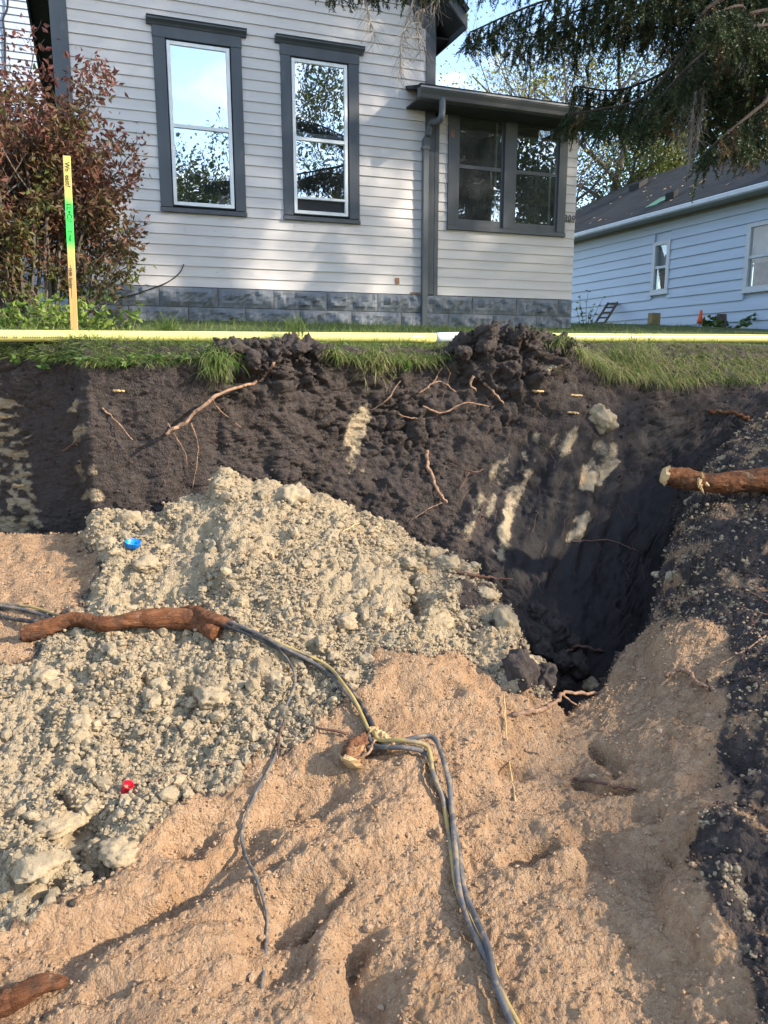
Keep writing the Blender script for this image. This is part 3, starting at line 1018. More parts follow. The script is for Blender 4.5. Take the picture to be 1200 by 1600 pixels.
XL, XR = W(94, 200)[0], W(675, 300)[0]            # main wall corners
XPR = W(898, 330)[0]                              # porch right end
ZS = (W(260, 446)[1] + W(600, 459)[1]) / 2        # bottom of clapboards
ZG = ZS - 0.60                                    # foot of the foundation, just in the ground
house = empty('house', ((XL + XPR) / 2, YW, ZS - 0.45), 'light grey clapboard house with dark trim and porch addition', 'house')


def hp(o):
    """keep world coordinates under the house root"""
    r = house
    o.parent = r
    o.matrix_parent_inverse = Matrix.Translation(r.location).inverted()
    return o


def child(o, par):
    o.parent = par
    M_ = Matrix.Identity(4)
    q = par
    M_ = Matrix.Translation(house.location)
    o.matrix_parent_inverse = Matrix.Identity(4)
    return o


def rect(*pts):
    xs = [W(*p)[0] for p in pts]
    zs = [W(*p)[1] for p in pts]
    return xs, zs


# windows: outer casing box and the white storm frame box, measured on the wall
def avg(*a):
    return sum(a) / len(a)


WIN = []
for cl, cr_, cb, ct, fl, fr, fb, ft, rl in (
        (((240, 120), (250, 280)), ((378, 120), (382, 280)), ((253, 329), (384, 338)), ((240, 38), (378, 60)), ((261, 100), (270, 290)), ((359, 110), (365, 290)), ((272, 319), (366, 326)), ((260, 60), (357, 74)), ((269, 193), (361, 205))),
        (((438, 120), (442, 300)), ((560, 120), (560, 300)), ((443, 345), (560, 353)), ((437, 70), (560, 88)), ((455, 130), (459, 300)), ((542, 130), (543, 300)), ((460, 334), (543, 341)), ((455, 92), (541, 107)), ((459, 217), (542, 227)))):
    ax = lambda q: avg(*[W(*p)[0] for p in q])
    az = lambda q: avg(*[W(*p)[1] for p in q])
    WIN.append(dict(x0=ax(cl), x1=ax(cr_), z0=az(cb), z1=az(ct), fx0=ax(fl), fx1=ax(fr), fz0=az(fb), fz1=az(ft), rail=az(rl)))
zt = avg(*[q['fz1'] for q in WIN]); zb = avg(*[q['fz0'] for q in WIN]); zr = avg(*[q['rail'] for q in WIN])
wt = avg(*[q['z1'] for q in WIN]); wb = avg(*[q['z0'] for q in WIN])
for q in WIN:
    q.update(z0=wb, z1=wt, fz0=zb, fz1=zt, rail=zr)
PW = dict(x0=avg(W(700, 200)[0], W(697, 350)[0]), x1=avg(W(887, 200)[0], W(880, 360)[0]), z0=avg(W(697, 358)[1], W(880, 372)[1]), z1=W(710, 178)[1])

EXPO = 0.1055
roof_tip = onY(728, 40, YW - 0.36)
EZ = roof_tip[2] + 0.02                            # eave height
EXR = roof_tip[0]
OV = EXR - XR
EXL = XL - OV
XC = (XL + XR) / 2
PITCHR = 1.02                                      # roof slope
wall_eave = EZ + OV * PITCHR                       # wall top at the corners
ridge_z = EZ + (XC - EXL) * PITCHR


def clip_cols(x0, x1, z0, z1, openings):
    """spans of a course that are not cut by an opening"""
    spans = [(x0, x1)]
    for (a, b_, c_, d_) in openings:
        if z1 <= c_ or z0 >= d_:
            continue
        out = []
        for s, e in spans:
            if b_ <= s or a >= e:
                out.append((s, e))
            else:
                if a - s > 0.02:
                    out.append((s, a))
                if e - b_ > 0.02:
                    out.append((b_, e))
        spans = out
    return spans


def wall_cells(x0, x1, z0, z1, ops, y0, y1):
    m = MB()
    xs = sorted({x0, x1} | {q for o in ops for q in (o[0], o[1])})
    zs = sorted({z0, z1} | {q for o in ops for q in (o[2], o[3])})
    for i in range(len(xs) - 1):
        for j in range(len(zs) - 1):
            cx, cz = (xs[i] + xs[i + 1]) / 2, (zs[j] + zs[j + 1]) / 2
            if any(o[0] < cx < o[1] and o[2] < cz < o[3] for o in ops):
                continue
            m.box(xs[i], xs[i + 1], y0, y1, zs[j], zs[j + 1])
    return m


def part(mb, name, mat, parent, smooth=False, bevel=0.0):
    """mesh in world coordinates placed under a parent whose world matrix is a translation"""
    o = mb.build(name, mat, None, smooth, bevel)
    if parent is not None:
        o.parent = parent
        wm = Vector((0, 0, 0))
        q = parent
        while q is not None:
            wm = wm + q.location
            q = q.parent
        o.location = -wm
    return o


ZTOP = 5.4
ops_main = [(q['fx0'] - 0.01, q['fx1'] + 0.01, q['fz0'] - 0.01, q['fz1'] + 0.01) for q in WIN]
main = MB()
main.v, main.f = wall_cells(XL, XR, ZG, wall_eave, ops_main, YW + 0.02, YW + 0.16).v, wall_cells(XL, XR, ZG, wall_eave, ops_main, YW + 0.02, YW + 0.16).f
main.prism([(XL, wall_eave), (XR, wall_eave), (XC, ridge_z - 0.05)], 'y', YW + 0.02, YW + 0.16)
DEPTH = 8.5
main.box(XL, XL + 0.14, YW + 0.16, YW + DEPTH, ZG, wall_eave)
main.box(XR - 0.14, XR, YW + 0.16, YW + DEPTH, ZG, wall_eave)
main.box(XL, XR, YW + DEPTH, YW + DEPTH + 0.14, ZG, wall_eave)
wall = part(main, 'wall', 'interior', house)
wall['label'] = 'light grey clapboard front wall'


def boards(x0, x1, z0, z1, ops, parent, slope=None, expo=EXPO, Y=YW, mat='clapboard_paint', joints=True):
    z = z0
    k = 0
    while z < z1:
        a0, a1 = x0, x1
        if slope is not None:
            lim = slope(z + expo)
            a0, a1 = max(x0, lim[0]), min(x1, lim[1])
            if a1 - a0 < 0.1:
                break
        for s, e in clip_cols(a0, a1, z, z + expo, ops):
            cuts = [s]
            if joints and e - s > 1.6:
                cuts.append(s + (e - s) * (0.2 + 0.6 * random.random()))
            cuts.append(e)
            for i in range(len(cuts) - 1):
                A, B = cuts[i] + (0.0008 if i else 0), cuts[i + 1]
                dz = random.uniform(-0.0015, 0.0015)
                y_out = Y - 0.016 + random.uniform(-0.002, 0.002)
                m = MB().prism([(y_out, z + dz), (Y + 0.018, z + dz), (Y + 0.018, z + expo - 0.004), (Y - 0.002, z + expo + 0.012), (y_out + 0.002, z + dz + 0.004)], 'x', A, B)
                part(m, 'clapboard', mat, parent)
        z += expo
        k += 1


mg = 0.055
boards(XL + 0.135, XR - 0.10, ZS, 4.6, [(q['x0'] + 0.01, q['x1'] - 0.01, q['z0'] + 0.01, q['z1'] - 0.01) for q in WIN], wall,
       slope=lambda z: (XL, XR) if z < wall_eave - 0.25 else (XL + (z - wall_eave + 0.25) / PITCHR, XR - (z - wall_eave + 0.25) / PITCHR))
# corner boards, rake frieze
part(MB().box(XL - 0.02, XL + 0.135, YW - 0.028, YW + 0.05, ZS, wall_eave - 0.05), 'corner_board', 'trim_paint', house, bevel=0.004)
part(MB().box(XR - 0.10, XR + 0.02, YW - 0.028, YW + 0.05, ZS, wall_eave - 0.05), 'corner_board', 'trim_paint', house, bevel=0.004)
for sgn in (-1, 1):
    xe = XL if sgn < 0 else XR
    p0 = (xe, wall_eave - 0.03)
    p1 = (XC, ridge_z - 0.03 - OV * 0)
    p1 = (XC, wall_eave - 0.03 + abs(XC - xe) * PITCHR)
    part(MB().prism([p0, p1, (p1[0], p1[1] - 0.27), (p0[0], p0[1] - 0.27)][::sgn], 'y', YW - 0.034, YW - 0.004), 'rake_frieze', 'trim_paint', house)
# roof slabs with fascia and soffit
for sgn in (-1, 1):
    xe = EXL if sgn < 0 else EXR
    nx, nz = PITCHR / math.hypot(1, PITCHR), 1 / math.hypot(1, PITCHR)
    y0, y1 = YW - 0.36, YW + DEPTH + 0.3
    a, b_ = (xe, EZ), (XC, EZ + abs(XC - xe) * PITCHR)
    slab = MB().prism([(a[0], a[1] + 0.10), (b_[0], b_[1] + 0.10), (b_[0], b_[1] + 0.15), (a[0] + 0.03 * sgn, a[1] + 0.14)], 'y', y0 - 0.03, y1)
    rf = part(slab, 'roof', 'roof_shingle', house)
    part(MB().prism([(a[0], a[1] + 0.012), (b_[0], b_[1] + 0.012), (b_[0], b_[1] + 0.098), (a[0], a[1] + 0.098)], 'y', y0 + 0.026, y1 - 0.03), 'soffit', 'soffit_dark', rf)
    part(MB().prism([(a[0], a[1] - 0.03), (b_[0], b_[1] - 0.03), (b_[0], b_[1] + 0.097), (a[0], a[1] + 0.097)], 'y', y0, y0 + 0.025), 'rake_board', 'trim_paint', rf)
    part(MB().box(min(a[0], a[0] + 0.02 * sgn), max(a[0], a[0] + 0.02 * sgn), y0 + 0.002, y1, a[1] - 0.05, a[1] + 0.09), 'fascia', 'trim_paint', rf)
    part(MB().prism([(a[0] - 0.01 * sgn, a[1] - 0.02), (xe - sgn * (OV - 0.03), a[1] - 0.02), (xe - sgn * (OV - 0.03), a[1] + 0.0), (a[0] - 0.01 * sgn, a[1] + 0.0)], 'y', YW + 0.06, y1 - 0.04), 'eave_boxing', 'soffit_side', rf)


def bar(m, x0, x1, z0, z1, y0, y1):
    return m.box(x0, x1, y0, y1, z0, z1)


def window(q, open_gap=False, label=None):
    r = empty('window', (0, 0, 0))
    r.parent = house
    r.location = -house.location
    if label:
        r['label'] = label
    x0, x1, z0, z1 = q['x0'], q['x1'], q['z0'], q['z1']
    fx0, fx1, fz0, fz1 = q['fx0'], q['fx1'], q['fz0'], q['fz1']
    yo = YW - 0.034
    part(MB().box(x0, fx0 - 0.012, yo, YW + 0.03, z0 + 0.05, fz1 + 0.012), 'casing', 'trim_paint', r, bevel=0.003)
    part(MB().box(fx1 + 0.012, x1, yo, YW + 0.03, z0 + 0.05, fz1 + 0.012), 'casing', 'trim_paint', r, bevel=0.003)
    part(MB().box(x0 - 0.004, x1 + 0.004, yo - 0.003, YW + 0.03, fz1 + 0.012, z1), 'head_casing', 'trim_paint', r, bevel=0.003)
    cap = [(YW + 0.0, z1 + 0.001), (yo - 0.006, z1 + 0.001), (yo - 0.018, z1 + 0.020), (yo - 0.042, z1 + 0.040), (yo - 0.048, z1 + 0.042), (yo - 0.048, z1 + 0.056), (yo - 0.062, z1 + 0.066), (YW, z1 + 0.078)]
    part(MB().prism(cap[::-1], 'x', x0 - 0.055, x1 + 0.055), 'head_cap', 'trim_paint', r)
    part(MB().hexa([(x0 - 0.006, yo - 0.012, z0), (x1 + 0.006, yo - 0.012, z0), (x1 + 0.006, YW + 0.02, z0), (x0 - 0.006, YW + 0.02, z0),
                    (x0 - 0.006, yo - 0.012, z0 + 0.042), (x1 + 0.006, yo - 0.012, z0 + 0.042), (x1 + 0.006, YW + 0.02, z0 + 0.049), (x0 - 0.006, YW + 0.02, z0 + 0.049)]), 'sill', 'trim_paint', r, bevel=0.003)
    yf = YW - 0.022
    fw_ = 0.036
    f = part(MB().box(fx0, fx0 + fw_, yf, YW + 0.03, fz0, fz1), 'storm_frame', 'white_aluminium', r, bevel=0.003)
    part(MB().box(fx1 - fw_, fx1, yf, YW + 0.03, fz0, fz1), 'storm_frame', 'white_aluminium', r, bevel=0.003)
    part(MB().box(fx0 + fw_, fx1 - fw_, yf + 0.002, YW + 0.03, fz1 - fw_, fz1), 'storm_frame', 'white_aluminium', r, bevel=0.003)
    part(MB().box(fx0 + fw_, fx1 - fw_, yf + 0.002, YW + 0.03, fz0, fz0 + fw_), 'storm_frame', 'white_aluminium', r, bevel=0.003)
    part(MB().box(fx0 + fw_, fx1 - fw_, yf + 0.003, YW + 0.03, q['rail'] - 0.018, q['rail'] + 0.018), 'meeting_rail', 'white_aluminium', r, bevel=0.003)
    lo = fz0 + fw_
    if open_gap:
        lo = fz0 + 0.155
        part(MB().box(fx0 + fw_, fx1 - fw_, yf + 0.003, YW + 0.03, lo, lo + 0.026), 'sash_rail', 'white_aluminium', r, bevel=0.003)
        part(MB().box(fx0 + fw_, fx1 - fw_, YW + 0.012, YW + 0.02, fz0 + fw_, lo), 'dark_gap', 'interior', r)
        lo += 0.026
    part(MB().box(fx0 + fw_, fx1 - fw_, YW - 0.006, YW - 0.003, q['rail'] + 0.018, fz1 - fw_), 'pane', 'storm_glass', r)
    part(MB().box(fx0 + fw_, fx1 - fw_, YW - 0.001, YW + 0.002, lo, q['rail'] - 0.018), 'pane', 'storm_glass', r)
    # inner wooden sash and the dark room behind it
    part(MB().box(fx0 + fw_, fx0 + 0.06, YW + 0.06, YW + 0.09, fz0 + fw_, fz1 - fw_), 'inner_sash', 'trim_paint', r)
    part(MB().box(fx1 - 0.06, fx1 - fw_, YW + 0.06, YW + 0.09, fz0 + fw_, fz1 - fw_), 'inner_sash', 'trim_paint', r)
    part(MB().box(fx0 + 0.06, fx1 - 0.06, YW + 0.061, YW + 0.089, q['rail'] + 0.05, q['rail'] + 0.085), 'inner_sash', 'curtain_cloth', r)
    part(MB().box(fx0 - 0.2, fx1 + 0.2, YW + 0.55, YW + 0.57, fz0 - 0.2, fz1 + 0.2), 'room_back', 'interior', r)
    return r


window(WIN[0], False, 'tall sash window mirroring open sky')
window(WIN[1], True, 'tall sash window with its lower sash raised, nearer the downspout')

# ---- porch addition
pz1 = (W(652, 134, YW - 0.40)[1] + W(932, 178, YW - 0.40)[1]) / 2 - 0.24
pw_ops = [(PW['x0'] + 0.06, PW['x1'] - 0.06, PW['z0'] + 0.06, PW['z1'] - 0.02)]
XP0 = XR + 0.02
pm = wall_cells(XP0, XPR, ZG, pz1 + 0.2, pw_ops, YW + 0.02, YW + 0.14)
pm.box(XPR - 0.12, XPR, YW + 0.14, YW + 3.2, ZG, pz1 + 0.2)
pm.box(XP0, XPR, YW + 3.2, YW + 3.3, ZG, pz1 + 0.2)
pwall = part(pm, 'porch_wall', 'interior', house)
pwall['label'] = 'narrow porch wall of pale clapboards'
boards(XR + 0.075, XPR + 0.004, ZS, pz1 + 0.1, [(PW['x0'] + 0.01, PW['x1'] - 0.01, PW['z0'] + 0.01, PW['z1'] + 0.5)], pwall, expo=EXPO, joints=False)
part(MB().box(XR + 0.021, XR + 0.072, YW - 0.03, YW + 0.02, ZS - 0.5, pz1 + 0.1), 'corner_strip', 'trim_paint', house)
pwin = empty('porch_window', (0, 0, 0))
pwin.parent = house
pwin.location = -house.location
x0, x1, z0, z1 = PW['x0'], PW['x1'], PW['z0'], PW['z1']
yo = YW - 0.034
mx0, mx1 = W(786, 270)[0], W(803, 270)[0]
c1 = W(716, 270)[0]
c2 = W(869, 270)[0]
part(MB().box(x0, c1 - 0.02, yo, YW + 0.03, z0 + 0.05, z1), 'casing', 'trim_paint', pwin, bevel=0.003)
part(MB().box(c2 + 0.02, x1, yo, YW + 0.03, z0 + 0.05, z1), 'casing', 'trim_paint', pwin, bevel=0.003)
part(MB().box(mx0, mx1, yo - 0.002, YW + 0.03, z0 + 0.05, z1), 'mullion', 'trim_paint', pwin, bevel=0.003)
part(MB().box(x0 - 0.005, x1 + 0.005, yo - 0.014, YW + 0.02, z0, z0 + 0.048), 'sill', 'trim_paint', pwin, bevel=0.003)
part(MB().box(x0, x1, yo - 0.001, YW + 0.02, z1, z1 + 0.20), 'head_casing', 'trim_paint', pwin, bevel=0.003)
part(MB().box(W(703, 210)[0], W(708, 210)[0], yo - 0.002, yo + 0.0, W(703, 216)[1], W(703, 203)[1]), 'bare_patch', 'raw_wood', pwin)
rl1 = W(750, 263)[1]
for (a, b_) in ((c1 - 0.02, mx0), (mx1, c2 + 0.02)):
    s = 0.028
    yf = YW - 0.012
    part(MB().box(a, a + s, yf, YW + 0.02, z0 + 0.05, z1), 'sash_stile', 'trim_paint', pwin)
    part(MB().box(b_ - s, b_, yf, YW + 0.02, z0 + 0.05, z1), 'sash_stile', 'trim_paint', pwin)
    part(MB().box(a + s, b_ - s, yf + 0.002, YW + 0.02, z0 + 0.05, z0 + 0.13), 'sash_rail', 'trim_paint', pwin)
    part(MB().box(a + s, b_ - s, yf + 0.002, YW + 0.02, rl1 - 0.02, rl1 + 0.02), 'meeting_rail', 'trim_paint', pwin)
    part(MB().box(a + s, b_ - s, YW + 0.0, YW + 0.003, z0 + 0.13, rl1 - 0.02), 'pane', 'old_glass', pwin)
    part(MB().box(a + s, b_ - s, YW - 0.004, YW - 0.001, rl1 + 0.02, z1), 'pane', 'old_glass', pwin)
    part(MB().box(b_ - s - 0.045, b_ - s - 0.03, YW + 0.05, YW + 0.07, z0 + 0.1, z1), 'inner_stile', 'curtain_cloth', pwin)
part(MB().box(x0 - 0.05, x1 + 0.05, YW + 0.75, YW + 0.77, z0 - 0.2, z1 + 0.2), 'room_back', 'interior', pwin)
# porch roof, gutter, soffit
YG = YW - 0.40
gl0, gr0 = W(652, 134, YG), W(932, 178, YG)
gz = (gl0[1] + gr0[1]) / 2
gx0, gx1 = gl0[0], W(941, 185, YG)[0]
proof = part(MB().prism([(YG + 0.02, gz + 0.005), (YW + 3.3, gz + 1.0), (YW + 3.3, gz + 1.04), (YG - 0.02, gz + 0.03)][::-1], 'x', gx0 + 0.02, gx1 + 0.04), 'porch_roof', 'roof_shingle', house)
gut = part(MB().prism([(YG - 0.01, gz - 0.012), (YG - 0.105, gz - 0.012), (YG - 0.112, gz - 0.035), (YG - 0.085, gz - 0.075), (YG - 0.075, gz - 0.11), (YG - 0.01, gz - 0.11)][::-1], 'x', gx0, gx1), 'gutter', 'gutter_metal', proof)
part(MB().box(gx0 - 0.002, gx1 + 0.002, YG - 0.118, YG - 0.100, gz - 0.022, gz - 0.004), 'gutter_lip', 'gutter_lip_metal', proof)
part(MB().box(gx0 - 0.004, gx0 - 0.001, YG - 0.105, YG - 0.012, gz - 0.108, gz - 0.014), 'gutter_end', 'trim_paint', proof)
part(MB().box(gx0 + 0.03, gx1, YG - 0.008, YG + 0.016, gz - 0.115, gz + 0.0), 'fascia', 'trim_paint', proof)
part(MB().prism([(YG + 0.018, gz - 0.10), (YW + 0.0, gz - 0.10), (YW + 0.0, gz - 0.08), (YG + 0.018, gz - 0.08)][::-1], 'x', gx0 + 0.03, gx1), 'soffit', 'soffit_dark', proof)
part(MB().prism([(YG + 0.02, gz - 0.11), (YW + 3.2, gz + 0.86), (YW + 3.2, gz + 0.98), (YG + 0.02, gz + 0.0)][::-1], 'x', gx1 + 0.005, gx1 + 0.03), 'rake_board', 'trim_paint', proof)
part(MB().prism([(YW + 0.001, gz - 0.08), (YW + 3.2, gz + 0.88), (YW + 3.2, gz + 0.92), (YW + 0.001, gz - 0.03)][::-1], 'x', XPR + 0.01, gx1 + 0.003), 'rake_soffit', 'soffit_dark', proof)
# shingle tabs along the front edge
xx = gx0 + 0.02
while xx < gx1:
    wdt = random.uniform(0.16, 0.30)
    part(MB().box(xx, min(xx + wdt - 0.006, gx1 + 0.04), YG - 0.035, YG + 0.12, gz + 0.031 + random.uniform(0, .004), gz + 0.042), 'shingle', 'roof_shingle', proof)
    xx += wdt
# downspout: elbow under the gutter, then a pipe down the corner
dx, dzt = W(688, 155, YG)[0], gz - 0.11
exx, ezz = W(668, 214, YW - 0.06)
px1 = W(664, 260, YW - 0.05)[0]


def rect_tube(pts, a, b_):
    m = MB()
    vs = []
    for p in pts:
        x, y, z, tx, tz = p
        vs.append([(x - a * tz, y - b_, z + a * tx), (x + a * tz, y - b_, z - a * tx), (x + a * tz, y + b_, z - a * tx), (x - a * tz, y + b_, z + a * tx)])
    V_ = [q for r in vs for q in r]
    fs = [(3, 2, 1, 0), tuple(4 * (len(pts) - 1) + k for k in range(4))]
    for i in range(len(pts) - 1):
        for k in range(4):
            k2 = (k + 1) % 4
            fs.append((4 * i + k, 4 * i + k2, 4 * i + 4 + k2, 4 * i + 4 + k))
    m.add(V_, fs)
    return m


el = catmull([(dx, YG - 0.055, dzt + 0.02), (dx, YG - 0.055, dzt - 0.10), (dx - 0.012, YG - 0.03, dzt - 0.19), (exx + 0.03, YW - 0.10, ezz + 0.14), (exx, YW - 0.065, ezz)], 5)
part(MB().tube(el, 0.037, 12), 'downspout_elbow', 'downspout_paint', house, True)
zt2 = W(662, 222, YW - 0.05)[1]
part(MB().prism([(YW - 0.02, zt2 + 0.03), (YW - 0.085, zt2 + 0.05), (YW - 0.085, zt2 - 0.05), (YW - 0.02, zt2 - 0.08)][::-1], 'x', px1 - 0.03, px1 + 0.05), 'downspout_elbow', 'downspout_paint', house)
part(MB().box(px1 - 0.036, px1 + 0.036, YW - 0.088, YW - 0.034, ZG, zt2 - 0.05), 'downspout', 'downspout_paint', house, bevel=0.008)
part(MB().box(px1 - 0.046, px1 + 0.044, YW - 0.094, YW - 0.03, zt2 - 0.085, zt2 - 0.05), 'downspout_collar', 'downspout_paint', house, bevel=0.004)
# a ragged bottom board and bare chips
part(MB().box(W(617, 440)[0], W(623, 440)[0], YW - 0.0205, YW - 0.0185, W(612, 444)[1], W(612, 434)[1]), 'paint_chip', 'raw_wood', wall)
part(MB().box(W(640, 460)[0], W(655, 460)[0], YW - 0.0205, YW - 0.0185, ZS + 0.004, ZS + 0.022), 'paint_chip', 'raw_wood', wall)
# ---- rock-faced foundation blocks
fnd = part(MB().box(XL - 0.02, XPR + 0.01, YW - 0.012, YW + 0.018, ZG - 0.3, ZS - 0.008), 'foundation', 'mortar', house)


def block_mesh(seed, L, H):
    nx, nz = 18, 8
    P = []
    for j in range(nz + 1):
        for i in range(nx + 1):
            P.append((i / nx * L, 0, j / nz * H))
    P = np.array(P)
    ex = np.minimum(P[:, 0], L - P[:, 0])
    ez = np.minimum(P[:, 2], H - P[:, 2])
    e = np.minimum(ex, ez)
    mval = np.clip((e - 0.012) / 0.03, 0, 1)
    n = fbm(P + seed * 3.1, 9, 4, 0.6)
    n2 = np.abs(fbm(P + seed * 7.7, 6, 3, 0.55))
    P[:, 1] = -0.004 - mval * (0.024 + 0.030 * n + 0.034 * (0.5 - n2))
    ii = np.arange((nx + 1) * (nz + 1)).reshape(nz + 1, nx + 1)
    q = np.stack([ii[:-1, :-1], ii[:-1, 1:], ii[1:, 1:], ii[1:, :-1]], -1).reshape(-1, 4)
    nb = len(P)
    ring = list(ii[0, :]) + list(ii[1:, -1]) + list(ii[-1, -2::-1]) + list(ii[-2:0:-1, 0])
    B = P[ring].copy()
    B[:, 1] = 0.012
    V_ = np.concatenate([P, B])
    qs = [tuple(x) for x in q]
    n_ = len(ring)
    for k in range(n_):
        k2 = (k + 1) % n_
        qs.append((ring[k], nb + k, nb + k2, ring[k2]))
    return np_mesh('block', V_, np.array([list(x) for x in qs]), False)


BL, BH, JT = 0.61, 0.203, 0.007
full = [block_mesh(s, BL - JT, BH - JT) for s in range(6)]
for m_ in full:
    m_.materials.append(MATS['block_paint'])
jx = W(249, 460)[0]
for row in range(3):
    zt_ = ZS - 0.004 - row * BH
    x = XL - 0.02
    st = jx - math.ceil((jx - x) / BL) * BL + (BL * 0.48 if row % 2 else 0)
    xs = [x]
    while st < XPR:
        if st > x + 0.08:
            xs.append(st)
        st += BL
    xs.append(XPR + 0.006)
    for i in range(len(xs) - 1):
        Lk = xs[i + 1] - xs[i]
        if Lk < 0.06:
            continue
        if abs(Lk - BL) < 0.01:
            me_ = full[random.randrange(6)]
        else:
            me_ = block_mesh(20 + row * 5 + i, Lk - JT, BH - JT)
            me_.materials.append(MATS['block_paint'])
        o = bpy.data.objects.new('block', me_)
        COL.objects.link(o)
        o.parent = fnd
        o.location = (xs[i], YW - 0.024, zt_ - BH)
# text helper -> mesh
def text_mesh(name, body, size, depth=0.001, bold=0.0):
    cu = bpy.data.curves.new(name, 'FONT')
    cu.body = body
    cu.size = size
    cu.extrude = depth
    cu.offset = bold
    cu.resolution_u = 3
    o = bpy.data.objects.new(name, cu)
    COL.objects.link(o)
    dg = bpy.context.evaluated_depsgraph_get()
    me_ = bpy.data.meshes.new_from_object(o.evaluated_get(dg))
    bpy.data.objects.remove(o)
    return me_


n809 = W(879, 346)
n809b = W(903, 347)
for k, ch in enumerate('809'):
    me_ = text_mesh('house_number', ch, 0.135, 0.004, 0.001)
    o = link('house_number', me_, 'number_metal', house)
    o.rotation_euler = (math.pi / 2, 0, 0)
    o.scale = (0.66, 0.95, 1)
    o.location = Vector((n809[0] + 0.004 + k * 0.058, YW - 0.026, n809[1] - 0.012)) - house.location
# the black wire stapled to the wall
ww = [(287, 413), (280, 427), (262, 441), (235, 452), (205, 462), (165, 468), (130, 462)]
part(MB().tube(catmull([(*(lambda a: (a[0], YW - (0.024 if p[1] < 445 else 0.055), a[1]))(W(*p)),) for p in ww], 5), 0.006, 5), 'wire', 'stick_dark', house, True)

# ------------------------------------------------------------------ neighbouring houses
XN = 11.8


def N(px, py, X=XN):
    p = onX(px, py, X)
    return p[1], p[2]


nb = empty('house', (XN + 3, 14.5, 0.7), 'pale blue sided bungalow with dark shingle roof', 'house')


def npart(mb, name, mat, parent=None, **k):
    return part(mb, name, mat, parent or nb, **k)


gz_n = (N(920, 362)[1] + N(1050, 334)[1] + N(1190, 305)[1]) / 3 - 0.02
base_n = 0.62
YF, YB = 7.5, 23.0
wz1 = gz_n - 0.02
sw = dict(y0=N(1046, 420)[0], y1=N(1021, 420)[0], z0=(N(1021, 459)[1] + N(1044, 456)[1]) / 2, z1=(N(1025, 379)[1] + N(1047, 375)[1]) / 2)
bwn = dict(y0=N(1200, 420)[0] - 0.9, y1=N(1166, 420)[0], z0=N(1166, 455)[1], z1=N(1172, 350)[1])
nm_ = MB()
for (ya, yb, za, zb_) in ((YF, bwn['y0'], base_n, wz1), (bwn['y0'], bwn['y1'], base_n, bwn['z0']), (bwn['y0'], bwn['y1'], bwn['z1'], wz1), (bwn['y1'], sw['y0'], base_n, wz1),
                          (sw['y0'], sw['y1'], base_n, sw['z0']), (sw['y0'], sw['y1'], sw['z1'], wz1), (sw['y1'], YB, base_n, wz1)):
    nm_.box(XN + 0.02, XN + 0.16, ya, yb, za, zb_)
nm_.box(XN + 0.16, XN + 6.4, YF, YF + 0.14, base_n, wz1)
nm_.box(XN + 0.16, XN + 6.4, YB - 0.14, YB, base_n, wz1)
nwall = npart(nm_, 'wall', 'neighbour_siding')
z = base_n
ne = (wz1 - 0.10 - base_n) / 12.0
while z < wz1 - 0.11:
    spans = [(YF, YB)]
    for q in (sw, bwn):
        if z + ne > q['z0'] and z < q['z1']:
            out = []
            for a, b_ in spans:
                if q['y1'] <= a or q['y0'] >= b_:
                    out.append((a, b_))
                else:
                    out += [(a, q['y0']), (q['y1'], b_)]
            spans = out
    for a, b_ in spans:
        m = MB()
        m.add([(XN - 0.034, a, z), (XN + 0.018, a, z), (XN + 0.018, a, z + ne), (XN - 0.004, a, z + ne + 0.008), (XN - 0.034, b_, z), (XN + 0.018, b_, z), (XN + 0.018, b_, z + ne), (XN - 0.004, b_, z + ne + 0.008)],
              [(0, 1, 2, 3), (7, 6, 5, 4), (0, 3, 7, 4), (3, 2, 6, 7), (2, 1, 5, 6), (1, 0, 4, 5)])
        npart(m, 'siding_board', 'neighbour_siding', nwall)
    z += ne
npart(MB().box(XN - 0.012, XN + 0.02, YF, YB, wz1 - 0.11, wz1 - 0.03), 'frieze', 'fascia_beige')
for q in (sw, bwn):
    r = empty('window', (0, 0, 0))
    r.parent = nb
    r.location = -nb.location
    fw_ = 0.075
    for (ya, yb, za, zb_) in ((q['y0'] - 0.02, q['y0'] + fw_, q['z0'], q['z1']), (q['y1'] - fw_, q['y1'] + 0.02, q['z0'], q['z1']), (q['y0'] + fw_, q['y1'] - fw_, q['z1'] - fw_, q['z1']), (q['y0'] + fw_, q['y1'] - fw_, q['z0'], q['z0'] + fw_)):
        npart(MB().box(XN - 0.045, XN + 0.06, ya, yb, za, zb_), 'frame', 'neighbour_trim', r)
    mz = (q['z0'] + q['z1']) / 2
    npart(MB().box(XN - 0.03, XN + 0.05, q['y0'] + fw_, q['y1'] - fw_, mz - 0.025, mz + 0.025), 'meeting_rail', 'neighbour_trim', r)
    npart(MB().box(XN - 0.06, XN - 0.01, q['y0'] - 0.05, q['y1'] + 0.05, q['z0'] - 0.04, q['z0'] - 0.001), 'sill', 'neighbour_trim', r)
    npart(MB().box(XN + 0.0, XN + 0.004, q['y0'] + fw_, q['y1'] - fw_, q['z0'] + fw_, mz - 0.025), 'pane', 'neighbour_glass', r)
    npart(MB().box(XN - 0.008, XN - 0.004, q['y0'] + fw_, q['y1'] - fw_, mz + 0.025, q['z1'] - fw_), 'pane', 'neighbour_glass', r)
    npart(MB().box(XN + 0.10, XN + 0.11, q['y0'], q['y1'], mz - 0.1, q['z1']), 'curtain', 'curtain_cloth', r)
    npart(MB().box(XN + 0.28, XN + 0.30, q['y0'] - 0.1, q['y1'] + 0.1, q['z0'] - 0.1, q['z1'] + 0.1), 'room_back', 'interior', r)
XRG = XN + 3.1
rd = onX(1029, 274, XRG)
zr_n = rd[2]
yr_n = onX(985, 287, XRG)[1]
